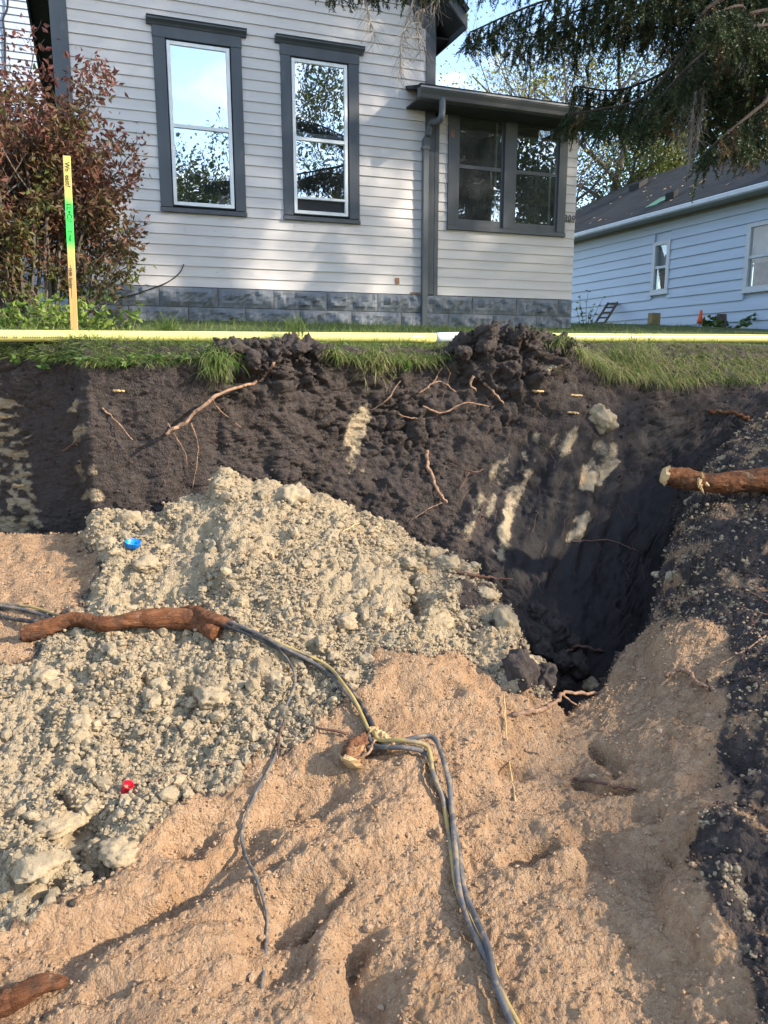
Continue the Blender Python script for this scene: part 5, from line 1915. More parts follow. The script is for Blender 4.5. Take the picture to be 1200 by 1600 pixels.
zA, zJ, zM_, zR_ = zrow(520, pL @ HF), zrow(528, pJ @ HF), zrow(527, pM @ HF), zrow(530, pR_ @ HF)
yp = MB().tube(pipe_line(pL, pJ, zA, zJ, 24), PR, 18)
o = yp.build('gas_pipe', 'yellow_pipe', None, True)
tag(o, 'pale yellow plastic pipe along the lawn edge, in front of the stake', 'pipe')
o = MB().tube(pipe_line(pJ + (pM - pJ) * 0.02, pM, zJ + 0.001, zM_, 6), PR * 1.06, 18).build('pipe_sleeve', 'pale_pipe', None, True)
tag(o, 'short white pipe sleeve joining the yellow pipe near the downspout', 'pipe')
o = MB().tube(pipe_line(pM + (pR_ - pM) * 0.002, pR_, zM_, zR_, 24), PR, 18).build('gas_pipe', 'yellow_pipe', None, True)
tag(o, 'pale yellow plastic pipe along the lawn in front of the blue bungalow', 'pipe')
# faint print line
pd = (pJ - pL) / np.linalg.norm(pJ - pL)
prn = MB()
base_p = pipe_pt(0)
for k in range(46):
    s_ = k * 0.011
    if random.random() < 0.3:
        continue
    q = base_p + pd * s_
    u = np.linalg.norm(q[:2] - pL[:2]) / np.linalg.norm(pJ[:2] - pL[:2])
    zc = zA * (1 - u) + zJ * u
    a0 = 0.25
    nx, ny = -pd[1], pd[0]
    if ny > 0:
        nx, ny = -nx, -ny
    for a_ in (a0,):
        o_ = np.array([nx * math.cos(a_), ny * math.cos(a_), -math.sin(a_)]) * (PR + 0.0006)
        c0 = np.array([q[0], q[1], zc]) + o_
        up_ = np.array([0, 0, 0.0032])
        wv_ = pd * 0.0034
        prn.add([c0 - wv_ - up_, c0 + wv_ - up_, c0 + wv_ + up_, c0 - wv_ + up_], [(0, 1, 2, 3)])
gp_o = bpy.data.objects['gas_pipe']
po = prn.build('print', 'mortar', gp_o)

# ------------------------------------------------------------------ survey stake
sb = at(115, 519, 4.30)
st_top = at(113, 243, 4.30)
SH = st_top[2] - sb[2] + 0.18
stake = empty('survey_stake', (sb[0], sb[1], sb[2] - 0.18), 'tall wooden lath stake with handwriting and a green painted band', 'stake', rz=-rad(4))
stake.rotation_euler = (0, rad(1.6), -rad(10))
SW = 0.037
lath = MB().box(-SW / 2, SW / 2, -0.005, 0.005, 0, SH).build('lath', 'lath_wood', stake, bevel=0.0015)
for body, f0, sz, bold, ox in (('Wn  east?', 0.965, 0.034, 0.0004, 0.000), ('LL+C//', 0.735, 0.036, 0.0001, 0.0), ("3' riser", 0.585, 0.025, 0.0001, 0.003), ('12:00  Sunday', 0.375, 0.024, 0.0004, -0.004)):
    me_ = text_mesh('handwriting', body, sz, 0.0003, bold)
    o = link('handwriting', me_, 'print_ink', lath)
    o.rotation_euler = (math.pi / 2, math.pi / 2, 0)
    o.scale = (0.9 if sz > 0.03 else 0.8, 1, 1)
    o.location = (-0.010 + ox, -0.0056, 0.18 + (SH - 0.18) * f0)
part_line = MB().box(-0.006, -0.004, -0.0056, -0.0053, 0.18 + (SH - 0.18) * 0.20, 0.18 + (SH - 0.18) * 0.39).build('pen_stroke', 'print_ink', lath)

# ------------------------------------------------------------------ grass
def grass_geo(roots, dirs, L, bend, width, tone):
    n = len(roots)
    Dh = dirs.copy()
    side = np.cross(Dh, np.array([0, 0, 1.0])) + rng.normal(size=(n, 3)) * 0.4
    side /= np.linalg.norm(side, axis=1, keepdims=True) + 1e-9
    P = [roots]
    d = Dh / (np.linalg.norm(Dh, axis=1, keepdims=True) + 1e-9)
    for k in range(3):
        P.append(P[-1] + d * (L / 3)[:, None])
        d = d + np.stack([np.zeros(n), np.zeros(n), -bend], -1) + Dh * np.array([1, 1, 0]) * 0.35
        d /= np.linalg.norm(d, axis=1, keepdims=True) + 1e-9
    w0 = width[:, None] * side * 0.5
    V_ = np.stack([P[0] - w0, P[0] + w0, P[1] - w0 * .9, P[1] + w0 * .9, P[2] - w0 * .65, P[2] + w0 * .65, P[3]], 1).reshape(-1, 3)
    b = np.arange(n)[:, None] * 7
    Fc = np.concatenate([b + np.array([q]) for q in ([0, 1, 3], [0, 3, 2], [2, 3, 5], [2, 5, 4], [4, 5, 6])], 0)
    return V_, Fc, np.repeat(tone, 7)


lipH = PTg[sum(SEG[:7])]                                   # lip curve, columns x 3
lippx = proj(lipH)[0]
geo = []


def lip_frame(px):
    i = int(np.argmin(np.abs(lippx - px) + np.where(np.abs(TH) < rad(46), 0, 1e6)))
    p = lipH[i]
    inner = PTg[-1][i]
    out = p - inner
    out[2] = 0
    out /= np.linalg.norm(out) + 1e-9
    return p, inner, out


def lip_grass(pa, pb, n, L, bend, spread_back, tone, lean=0.6, w_=0.0035, fwd=0.02, up=0.8):
    R0, D0, LL, BB, TT_ = [], [], [], [], []
    for k in range(n):
        px = random.uniform(pa, pb)
        p, inner, out = lip_frame(px)
        u = random.random() ** 1.3 * spread_back
        q = p * (1 - u) + inner * u + out * random.uniform(-0.02, fwd)
        R0.append(q + np.array([0, 0, -0.01]))
        tn = np.array([-out[1], out[0], 0])
        d = out * random.uniform(0.1, 1.0) * lean + tn * random.gauss(0, .6) + np.array([0, 0, random.uniform(0.3, 1.0) * up])
        D0.append(d / np.linalg.norm(d))
        LL.append(L * random.uniform(0.45, 1.25))
        BB.append(bend * random.uniform(0.5, 1.4))
        TT_.append(min(1, max(0, random.gauss(*tone))))
    return grass_geo(np.array(R0), np.array(D0), np.array(LL), np.array(BB), np.full(n, w_) * rng.uniform(.7, 1.3, n), np.array(TT_))


geo.append(lip_grass(-420, 345, 9500, 0.095, 0.55, 1.0, (0.45, 0.22), up=0.6, lean=0.7))
geo.append(lip_grass(60, 345, 900, 0.10, 0.7, 0.3, (0.5, 0.22), up=0.3, lean=1.0))
geo.append(lip_grass(505, 700, 4200, 0.10, 0.7, 1.0, (0.52, 0.22), up=0.5, lean=0.9))
geo.append(lip_grass(515, 690, 800, 0.15, 0.95, 0.4, (0.62, 0.25), lean=1.1, up=0.25))
geo.append(lip_grass(835, 1320, 9000, 0.085, 0.7, 1.0, (0.58, 0.24), lean=0.9, up=0.4))
geo.append(lip_grass(850, 1300, 4200, 0.15, 0.85, 0.7, (0.68, 0.24), lean=1.1, w_=0.0034, up=0.3))
geo.append(lip_grass(900, 1090, 1800, 0.18, 1.0, 0.5, (0.75, 0.22), lean=1.2, up=0.35))
# lawn behind the pipe and up to the houses
n = 17000
Xg, Yg = [], []
while len(Xg) < n:
    Y_ = 4.0 + 9.5 * random.random() ** 1.6
    X_ = random.uniform(-2.6, 1.0) + (Y_ - 4) * random.uniform(-0.1, 1.15) + random.random() * 4.0
    px_, py_ = 600 + F * (np.array([X_, Y_, 0]) @ RT) / (np.array([X_, Y_, 0]) @ FW), 0
    rr_ = math.hypot(X_, Y_)
    i = int(np.argmin(np.abs(TH + YAW - math.atan2(X_, Y_))))
    if rr_ < er[i] + 0.02 or (Y_ > YW - 0.06 and X_ < XPR + 0.05) or X_ > XN:
        continue
    Xg.append(X_)
    Yg.append(Y_)
Xg, Yg = np.array(Xg), np.array(Yg)
Dg = np.stack([rng.normal(size=n) * 0.35, rng.normal(size=n) * 0.35, np.ones(n)], -1)
geo.append(grass_geo(np.stack([Xg, Yg, lawn_z(Xg, Yg) - 0.01], -1), Dg / np.linalg.norm(Dg, axis=1, keepdims=True), 0.055 * rng.uniform(0.5, 1.6, n) + 0.04 * (rng.random(n) < 0.06), np.full(n, 0.25), np.full(n, 0.0042), np.clip(rng.normal(size=n) * 0.2 + 0.5, 0, 1)))
V_, Fc, tt = join_geo(geo)
g = link('grass', np_mesh('grass', V_, Fc, False, {'tone': tt}), 'grass_blade')
g['kind'] = 'stuff'
g['label'] = 'green grass growing on the lawn and drooping over the bank'


# drooping tufts that stand out
def tuft(px, py, n, L, label, spread=0.05, lean=1.0, bend=0.8, tone=(0.55, 0.2), toward=None, up=0.4):
    p = hit(px, py)
    root = p if p is not None else at(px, py, 4.5)
    q = np.array([root] * n) + rng.normal(size=(n, 3)) * spread * np.array([1, 0.5, 0.8])
    out = -HF * 0.8 + np.array([0.1, 0, 0])
    if toward is not None:
        out = np.array(toward, float)
    d = out[None, :] * rng.uniform(.2, 1, (n, 1)) * lean + rng.normal(size=(n, 3)) * 0.25 + np.array([0, 0, up])
    V2, F2, t2 = grass_geo(q, d / np.linalg.norm(d, axis=1, keepdims=True), L * rng.uniform(.5, 1.2, n), np.full(n, bend), np.full(n, 0.0036), np.clip(rng.normal(size=n) * tone[1] + tone[0], 0, 1))
    o = link('grass_tuft', np_mesh('grass_tuft', V2, F2, False, {'tone': t2}), 'grass_blade')
    tag(o, label, 'grass')
    return o


tuft(342, 566, 420, 0.13, 'green grass tuft hanging straight down beside the dark clods', 0.035, 0.8, 0.9, (0.5, 0.18), up=0.1)
tuft(588, 566, 260, 0.12, 'dry grass tuft dangling over the bank near the pale clay seam', 0.05, 0.9, 0.9, (0.75, 0.2), up=0.2)
tuft(262, 530, 160, 0.16, 'upright tall grass tuft in front of the yellow pipe', 0.02, 0.3, 0.25, (0.4, 0.2), up=1.0)
tuft(985, 565, 420, 0.20, 'large shaggy grass clump draped over the bank', 0.09, 1.0, 0.9, (0.66, 0.22), up=0.4)
tuft(462, 520, 120, 0.10, 'small seeding grass tuft standing behind the dark clods', 0.03, 0.2, 0.2, (0.45, 0.2), up=1.0)
for k, (px_, py_) in enumerate(((30, 556), (60, 566), (100, 558), (150, 556), (215, 560), (240, 552), (300, 552), (630, 566))):
    p = hit(px_, py_, 0.0)
    leafy_plant(tuple(p), 'broad leaved weed at the cut edge of the lawn', 4, 0.07, 0.9, 0.045, 'weed_leaf', 'weed', 'broadleaf_weed', 'weeds along the lawn edge', 90 + k, tone=(0.3, 0.9), up=0.3, lf=0.6, stemmat='weed_leaf')

# ------------------------------------------------------------------ loose clods, crumbs and stones
def ico(sub):
    bm = bmesh.new()
    bmesh.ops.create_icosphere(bm, subdivisions=sub, radius=1)
    v = np.array([tuple(q.co) for q in bm.verts])
    f = np.array([[q.index for q in p.verts] for p in bm.faces])
    bm.free()
    return v, f


IC1, IC2, IC3 = ico(1), ico(2), ico(4)
IC0 = (np.array([(1, 0, 0), (-1, 0, 0), (0, 1, 0), (0, -1, 0), (0, 0, 1), (0, 0, -1)], float), np.array([(0, 2, 4), (2, 1, 4), (1, 3, 4), (3, 0, 4), (2, 0, 5), (1, 2, 5), (3, 1, 5), (0, 3, 5)]))


def rough_ball(base, seed, amp=0.35, freq=1.3):
    v, f = base
    n_ = fbm(v + seed * 5.7, freq, 3, 0.6)
    k = np.random.default_rng(seed)
    s_ = k.uniform(0.7, 1.15, 3)
    return v * (1 + amp * n_)[:, None] * s_, f


def crumb_ball(base, seed, jit):
    v, f = base
    k = np.random.default_rng(seed + 500)
    s_ = k.uniform(0.6, 1.2, 3)
    n_ = fbm(v + seed * 5.7, 1.1, 3, 0.6)
    return v * (1 + 0.30 * n_ + k.uniform(-jit, jit, len(v)))[:, None] * s_, f


BALLS0 = [crumb_ball(IC0, s + 90, 0.35) for s in range(10)]
BALLS1 = [crumb_ball(IC1, s, 0.30) for s in range(10)]
BALLS2 = [crumb_ball(IC2, s + 20, 0.17) for s in range(10)]
# cell areas for even spreading
e1 = PTg[:-1, 1:] - PTg[:-1, :-1]
e2 = PTg[1:, :-1] - PTg[:-1, :-1]
ar = np.zeros((NR, NC))
ar[:-1, :-1] = np.linalg.norm(np.cross(e1, e2), axis=2)
ar = ar.ravel()
frame = vis & inview & (ppx > -260) & (ppx < 1400) & (ppy < 1720)


def scatter(weight, n, rmin, rmax, power, name, mat_, label, sink=0.0, big=0.013, flat=0.8, tone=None):
    wgt = ar * weight * frame
    wgt = wgt / wgt.sum()
    ids = rng.choice(len(wgt), n, p=wgt)
    r = rmin + (rmax - rmin) * rng.random(n) ** power
    pos = PT[ids] + TN[ids] * (np.where(TN[ids][:, 2:3] < -0.5, -1, 1)) * (r * sink)[:, None] + rng.normal(size=(n, 3)) * 0.004
    parts = []
    for balls, sel in ((BALLS0, r < 0.0080), (BALLS1, (r >= 0.0080) & (r < big)), (BALLS2, r >= big)):
        w_ = np.where(sel)[0]
        for b in range(10):
            s_ = w_[b::10]
            if len(s_) == 0:
                continue
            v, f = balls[b]
            ang = rng.random((len(s_), 3)) * 6.283
            ca, sa = np.cos(ang), np.sin(ang)
            Rz = np.zeros((len(s_), 3, 3))
            Rz[:, 0, 0], Rz[:, 0, 1], Rz[:, 1, 0], Rz[:, 1, 1], Rz[:, 2, 2] = ca[:, 0], -sa[:, 0], sa[:, 0], ca[:, 0], 1
            Rx = np.zeros((len(s_), 3, 3))
            Rx[:, 0, 0], Rx[:, 1, 1], Rx[:, 1, 2], Rx[:, 2, 1], Rx[:, 2, 2] = 1, ca[:, 1], -sa[:, 1], sa[:, 1], ca[:, 1]
            M_ = Rz @ Rx
            vv = np.einsum('nij,kj->nki', M_, v) * r[s_][:, None, None]
            vv[:, :, 2] *= flat
            vv += pos[s_][:, None, :]
            ff = (f[None] + (np.arange(len(s_)) * len(v))[:, None, None]).reshape(-1, 3)
            tn = rng.random(len(s_)) ** 2
            parts.append((vv.reshape(-1, 3), ff, np.repeat(tn, len(v))))
    V_, Fc, tt = join_geo(parts)
    o = link(name, np_mesh(name, V_, Fc, False, {'tone': tt}), mat_)
    o['kind'] = 'stuff'
    o['label'] = label
    return o


lumpy = np.clip(0.6 + 1.0 * fbm(Pf, 3.0, 3, 0.5, 40.), 0.08, 1.5) * (0.4 + np.clip(0.5 - lump * 14, 0, 1.2))
scatter(clay_w * bed * lumpy, 38000, 0.0025, 0.0105, 2.2, 'clay_crumbs', 'clay_soil', 'pale clay crumbs scattered over the spoil heap', big=0.02, sink=0.25)
scatter(clay_w * bed * lumpy, 1100, 0.011, 0.034, 2.4, 'clay_lumps', 'clay_soil', 'fist sized clay lumps scattered over the spoil heap', big=0.012)
scatter(sand_w * bed, 24000, 0.0018, 0.0066, 2.4, 'sand_gravel', 'sandy_gravel', 'fine gravel lying on the tan sand', big=0.02)
scatter(sand_w * bed, 260, 0.006, 0.015, 2.5, 'sand_stones', 'sandy_gravel', 'small stones lying on the tan sand', big=0.004)
scatter(blk_w * (0.25 + 0.75 * (1 - face)) * (1 - 0.8 * wet_w), 5200, 0.004, 0.015, 2.4, 'topsoil_crumbs', 'topsoil', 'black topsoil crumbs clinging to the bank', big=0.012)
lipw = blur(lipm, 4)
scatter(lipw, 800, 0.004, 0.020, 2.2, 'topsoil_lumps', 'topsoil', 'dark topsoil lumps heaped on the lip of the bank', big=0.01)
scatter(m_black * bed * np.clip(fbm(Pf, 6, 3, 0.5, 8.0), 0, 1), 1100, 0.003, 0.011, 2.2, 'pale_crumbs', 'clay_soil', 'pale clay crumbs spilled on the dark side bank', big=0.012)

mixb = np.clip(1 - np.abs(sand_w - 0.5) * 2.2, 0, 1) * bed
scatter(mixb * (ppx > 700), 2600, 0.0025, 0.009, 2.0, 'spilled_topsoil', 'topsoil', 'dark crumbs spilled over the edge of the tan sand', big=0.02)
scatter(mixb, 2200, 0.0025, 0.008, 2.0, 'spilled_sand', 'sandy_gravel', 'tan sand grains spilled over the soil borders', big=0.02)
CL = [rough_ball(IC3, 60 + s, 0.24, 1.2) for s in range(6)]


def clod(px, py, r, mat_, label, cat, group=None, seed=0, name='clay_clod', sq=(1, 1, 1)):
    loc, nrm = hit_n(px, py)
    v, f = CL[seed % 6]
    n2 = fbm(v * 1.0 + seed, 5, 3, 0.6)
    w2, _ = worley(v + seed, 2.6)
    w3, _ = worley(v * 1.0 + seed, 6.0)
    w4, _ = worley(v * 1.0 + seed, 13.0)
    n3_ = fbm(v + seed * 2.3, 2.2, 3, 0.6)
    vv = v * (1 + 0.05 * n2 + 0.16 * n3_ + 0.16 * (0.5 - w2) + 0.16 * (0.5 - w3) + 0.09 * (0.5 - w4))[:, None] * r * np.array(sq)
    a = seed * 1.3
    Rm = np.array([[math.cos(a), -math.sin(a), 0], [math.sin(a), math.cos(a), 0], [0, 0, 1]])
    o = link(name, np_mesh(name, vv @ Rm.T, f, True), mat_)
    o.location = loc - nrm * r * 0.12
    tag(o, label, cat, group)
    return o


CLODS = {0: 'pale clay clod crowning the highest point of the spoil heap', 1: 'large pale clod on the heap crest against the black bank', 2: 'pale clod just behind the bright blue cap', 3: 'pale clod just in front of the bright blue cap',
         4: 'pale clod between the blue cap and the tan sand', 5: 'pale clod on the crest beside the reddish root', 9: 'pale clod at the foot of the wet black bank', 12: 'pale clod beside the twisted cable bundle', 15: 'pale clod below the end of the thick orange root'}
for k, (px_, py_, r) in enumerate(((348, 756, .055), (455, 775, .075), (200, 815, .06), (230, 880, .055), (168, 850, .05), (700, 880, .065), (640, 880, .05), (600, 850, .04), (520, 840, .045), (760, 930, .05), (690, 970, .055), (560, 930, .045), (480, 1000, .05), (330, 1090, .05), (250, 1075, .045), (70, 1060, .05), (430, 1060, .045), (130, 1130, .045), (330, 850, .05), (540, 970, .05))):
    lab_ = CLODS.get(k, 'rounded pale clay clod bedded in the spoil heap')
    clod(px_, py_, r, 'clay_soil', lab_, 'clod', 'pale clods on the spoil heap', k, sq=(1.15, 1, 0.8))
for k, (px_, py_, r) in enumerate(((790, 975, .085), (815, 1050, .07), (855, 1060, .05), (880, 1035, .055), (850, 1015, .06), (885, 1075, .05), (830, 1000, .05), (870, 985, .06), (905, 1040, .06), (838, 955, .05), (925, 1072, .05), (895, 1005, .05))):
    clod(px_, py_, r, 'clay_soil' if k in (0, 10) else 'topsoil', 'large broken clod at the edge of the deep hole', 'clod', 'broken clods above the hole', 30 + k, sq=(1.0, 0.9, 1.1))
for k, (px_, py_, r) in enumerate(((130, 1320, .075), (60, 1350, .06), (90, 1290, .055), (185, 1330, .06), (40, 1400, .05))):
    clod(px_, py_, r, 'clay_soil', (['cracked clay slab overhanging the dark crevice', 'flat clay slab at the lower end of the crevice', 'cracked clay slab above the dark crevice', 'cracked clay slab between the crevice and the tan sand', 'small clay slab where the crevice runs into the sand'])[k], 'clod', 'cracked slabs by the crevice', 44 + k, sq=(1.4, 1.0, 0.6))
clod(937, 655, .105, 'clay_soil', 'square pale clay lump stuck high in the black bank', 'clod', None, 57, sq=(1.0, 0.6, 0.95))
for k, (px_, py_, r) in enumerate(((372, 545, .055), (420, 540, .05), (465, 545, .045), (500, 550, .04), (395, 562, .05))):
    clod(px_, py_, r, 'topsoil', 'lumpy black topsoil clod on the lip between grass tufts', 'clod', 'dark clods on the lip', 70 + k, 'topsoil_clod', (1.1, 0.9, 0.9))
for k, (px_, py_, r) in enumerate(((760, 540, .06), (725, 550, .05), (830, 540, .06), (865, 550, .045), (800, 550, .045))):
    clod(px_, py_, r, 'topsoil', 'shaggy black topsoil clod heaped in front of the porch', 'clod', 'dark clods heaped before the porch', 80 + k, 'topsoil_clod', (1.15, 0.9, 0.9))

# ------------------------------------------------------------------ roots and sticks
def root_thing(name, label, cat, strands, mat_, group=None, sides=7):
    """strands: list of (points, r0, r1); a point is (px, py, lift) on the ground or (px, py, 'R', dist) in the air"""
    mb = MB()
    origin = None
    for pts, r0, r1 in strands:
        P = []
        for p in pts:
            if len(p) == 4:
                P.append(at(p[0], p[1], p[3]))
            else:
                h_ = hit(p[0], p[1], p[2] if len(p) == 3 else 0.006)
                P.append(h_)
        pl = catmull(P, 6)
        if origin is None:
            origin = Vector(pl[len(pl) // 2])
        n_ = len(pl)
        jig = [np.array(q) + (rng.normal(size=3) * 0.20 * (r0 + r1) if 0 < i < n_ - 1 else 0) for i, q in enumerate(pl)]
        mb.tube([Vector(q) - origin for q in jig], np.linspace(r0, r1, n_) * 0.85 * rng.uniform(0.82, 1.2, n_), sides, True, 0.3)
    o = mb.build(name, mat_, None, True)
    o.location = origin
    tag(o, label, cat, group)
    return o


RTH = root_thing
RTH('root', 'long diagonal root jutting from the bank with thin rootlets hanging', 'root', [([(255, 685, .10), (300, 648, .10), (345, 615, .08), (390, 590, .05), (428, 566, .0)], .011, .009), ([(298, 652, .095), (304, 700, .06), (303, 765, .03)], .004, .002), ([(280, 668, .10), (284, 700, .07), (285, 733, .05)], .0035, .002), ([(338, 622, .08), (350, 640, .05), (372, 668, .02)], .0035, .002)], 'root_pale')
RTH('root', 'thin pale root angled across the left of the bank face', 'root', [([(160, 638, .01), (182, 660, .03), (209, 694, .05)], .005, .003)], 'root_pale')
RTH('root', 'short thin root at the dark corner of the bank', 'root', [([(102, 708, .03), (112, 695, .02), (124, 682, .0)], .003, .003)], 'root_pale')
RTH('root', 'straight pale root lying level across the black bank', 'root', [([(654, 637, .05), (690, 639, .05), (725, 636, .05), (757, 638, .04)], .0065, .005)], 'root_pale')
RTH('root', 'forked pale root curling above the straight level root', 'root', [([(652, 614, .03), (664, 592, .05), (692, 577, .02)], .005, .004), ([(652, 614, .03), (682, 608, .05), (716, 612, .04)], .005, .004)], 'root_pale')
RTH('root', 'short pale root below the dry hanging grass', 'root', [([(608, 639, .02), (635, 645, .03), (661, 648, .03)], .005, .004)], 'root_pale')
RTH('root', 'slanting thin root above the pale clay seam', 'root', [([(578, 643, .01), (600, 622, .03), (622, 604, .02), (637, 578, .01)], .004, .003)], 'root_pale')
RTH('root', 'stubby root hooked below the dark clods before the porch', 'root', [([(757, 580, .0), (740, 590, .03), (737, 612, .03)], .010, .008)], 'root_pale')
RTH('root', 'stubby root pointing down beside the hooked root', 'root', [([(755, 598, .0), (770, 612, .03), (783, 628, .04)], .010, .006)], 'root_pale')
RTH('root', 'thick knobbly root hanging down the middle of the bank', 'root', [([(668, 710, .02), (674, 735, .03), (682, 765, .03), (697, 790, .02)], .013, .009), ([(690, 788, .02), (660, 800, .02), (640, 815, .01)], .004, .002)], 'root_pale')
RTH('root', 'hair thin root hanging beside the thick knobbly root', 'root', [([(705, 580, .01), (692, 620, .02), (682, 650, .02), (688, 690, .01)], .0028, .0018)], 'root_dark')
RTH('root', 'tangled thin roots sticking out of the wet bank', 'root', [([(700, 720, .02), (735, 735, .04), (755, 735, .03)], .006, .004), ([(715, 770, .02), (725, 745, .03), (735, 735, .03)], .004, .003)], 'root_dark')
RTH('stick', 'thin dark stick poking up from the heaped black clods', 'stick', [([(742, 530, .02), (768, 515, .03), (793, 498, 'R', 4.55)], .006, .004)], 'stick_dark')
RTH('root', 'thin split root in the side bank below the shaggy grass', 'root', [([(1108, 645, .02), (1140, 648, .03), (1170, 656, .03), (1215, 660, .01)], .013, .016)], 'root_bark')
RTH('root', 'thin drooping root across the wet black scrape', 'root', [([(886, 849, .03), (915, 846, .04), (950, 845, .03), (980, 858, .02), (1006, 866, .0)], .005, .003)], 'root_dark')
RTH('root', 'reddish root lying where the spoil heap meets the wet bank', 'root', [([(708, 893, .01), (740, 902, .02), (770, 905, .02), (801, 909, .03)], .009, .006)], 'root_dark')
RTH('root', 'blunt root poking out above the deep hole', 'root', [([(858, 1018, .03), (885, 1012, .04), (905, 1014, .04), (942, 1021, .01)], .008, .010)], 'root_dark')
RTH('root', 'forked pale root bridging the mouth of the deep hole', 'root', [([(800, 1118, .004), (842, 1113, .012), (858, 1098, .03), (885, 1083, 'R', 2.80), (935, 1082, 'R', 2.88), (972, 1060, 'R', 2.98), (998, 1034, 'R', 3.06)], .012, .005), ([(930, 1083, 'R', 2.87), (936, 1100, 'R', 2.85), (934, 1118, 'R', 2.83)], .008, .006), ([(880, 1086, 'R', 2.79), (905, 1103, 'R', 2.80), (932, 1112, 'R', 2.83)], .005, .004), ([(985, 1050, 'R', 3.0), (960, 1090, 'R', 2.9), (938, 1125, 'R', 2.78)], .004, .003)], 'root_pale')
RTH('root', 'curved pale broken root on the sandy slope right of the hole', 'root', [([(1040, 1062, .02), (1058, 1056, .02), (1076, 1058, .02), (1092, 1070, .012), (1116, 1078, .0)], .010, .008)], 'root_pale')
RTH('twig', 'upright yellow twig standing in the sand', 'twig', [([(787, 1092, .02), (789, 1140, .012), (797, 1195, .012), (805, 1252, .0)], .0028, .0045)], 'root_tan')
RTH('twig', 'dark twig half buried in the shaded sand', 'twig', [([(895, 1219, .008), (930, 1222, .012), (965, 1228, .010), (993, 1234, .004)], .006, .004)], 'root_dark')
RTH('root', 'grey brown root snaking across the clay near the red cap', 'root', [([(228, 1224, .004), (262, 1212, .008), (300, 1202, .010), (335, 1195, .012), (366, 1193, .012), (391, 1214, .004)], .004, .005)], 'root_pale')
RTH('twig', 'tangle of thin twigs beside the cut root stump', 'twig', [([(405, 1150, .01), (430, 1168, .02), (447, 1178, .01)], .0035, .003), ([(445, 1120, .01), (440, 1150, .02), (436, 1190, .01)], .003, .002), ([(470, 1135, .01), (500, 1143, .02), (545, 1150, .02)], .005, .006), ([(500, 1090, .01), (490, 1120, .02), (492, 1150, .01)], .0025, .002), ([(395, 1185, .01), (420, 1160, .02), (450, 1145, .01)], .0025, .002)], 'root_dark')
RTH('root', 'thin grey roots trailing down the shaded black side bank', 'root', [([(1210, 990, .02), (1165, 1020, .015), (1125, 1040, .01), (1095, 1045, .0)], .004, .0025), ([(1212, 960, .02), (1190, 962, .02), (1160, 950, .01)], .003, .002), ([(1165, 925, .01), (1185, 935, .01), (1212, 950, .01)], .003, .002)], 'root_pale')
RTH('twig', 'pale straw stalk lying high on the clay spoil', 'twig', [([(530, 838, .01), (560, 822, .015), (592, 808, .01)], .004, .004)], 'root_tan')
for k, (px_, py_) in enumerate(((840, 610), (900, 617), (895, 645), (185, 610), (8, 650), (30, 757))):
    RTH('root', 'cut orange root end flush in the black bank', 'root', [([(px_ - 8, py_, .0), (px_, py_ + 1, .01), (px_ + 9, py_ + 1, .0)], .008, .006)], 'cut_wood', 'cut root ends in the bank')

# fine hair roots on the bank: uncountable
hr = MB()
for k in range(150):
    if k < 90:
        px_, py_ = random.uniform(600, 1080), random.uniform(600, 960)
    elif k < 120:
        px_, py_ = random.uniform(60, 420), random.uniform(590, 760)
    else:
        px_, py_ = random.uniform(960, 1200), random.uniform(700, 1150)
    P = []
    for j in range(4):
        h_ = hit(px_, py_, random.uniform(0.004, 0.02))
        if h_ is not None:
            P.append(h_)
        px_ += random.uniform(-10, 10)
        py_ += random.uniform(2, 16)
    if len(P) == 4 and max(np.linalg.norm(P[i + 1] - P[i]) for i in range(3)) < 0.15:
        hr.tube(catmull(P, 3), 0.0011, 3, False)
o = hr.build('hair_roots', 'root_dark')
o['kind'] = 'stuff'
o['label'] = 'fine hair roots trailing from the bank'


# big roots with cut ends
def log(name, label, pts, rads, cat='root', mat_='root_bark', ends=(True, True), sides=26, bump=0.12, extra=None):
    P = [at(p[0], p[1], p[3]) if len(p) == 4 else hit(p[0], p[1], p[2]) for p in pts]
    pl = catmull(P, 16)
    org = Vector(pl[len(pl) // 2])
    rr = np.interp(np.linspace(0, len(rads) - 1, len(pl)), np.arange(len(rads)), rads)
    root = empty(name, org, label, cat)
    mb = MB().tube([Vector(q) - org for q in pl], rr, sides, True, 0.0)
    V_ = np.array(mb.v)
    n1 = fbm(V_ + org.x, 5, 3, 0.5)
    n2 = np.abs(fbm(V_ * np.array([1, 1, 1]) + 3, 45, 3, 0.6))
    cen = np.repeat(np.array([np.array(q) - np.array(org) for q in pl]), sides, 0)
    V_ = cen + (V_ - cen) * (1 + bump * 1.7 * n1 - bump * 1.3 * n2)[:, None]
    mb.v = [tuple(q) for q in V_]
    mb.build('bark', mat_, root, True)
    for flag, i, j in ((ends[0], 0, 1), (ends[1], -1, -2)):
        if not flag:
            continue
        d = Vector(pl[i]) - Vector(pl[j])
        d.normalize()
        c_ = Vector(pl[i]) - org
        MB().tube([c_ - d * 0.004, c_ + d * rr[i] * 0.25, c_ + d * rr[i] * 0.45], [rr[i] * 0.92, rr[i] * 0.75, rr[i] * 0.2], 12, True, 0.5).build('cut_end', 'cut_wood', root)
    return root


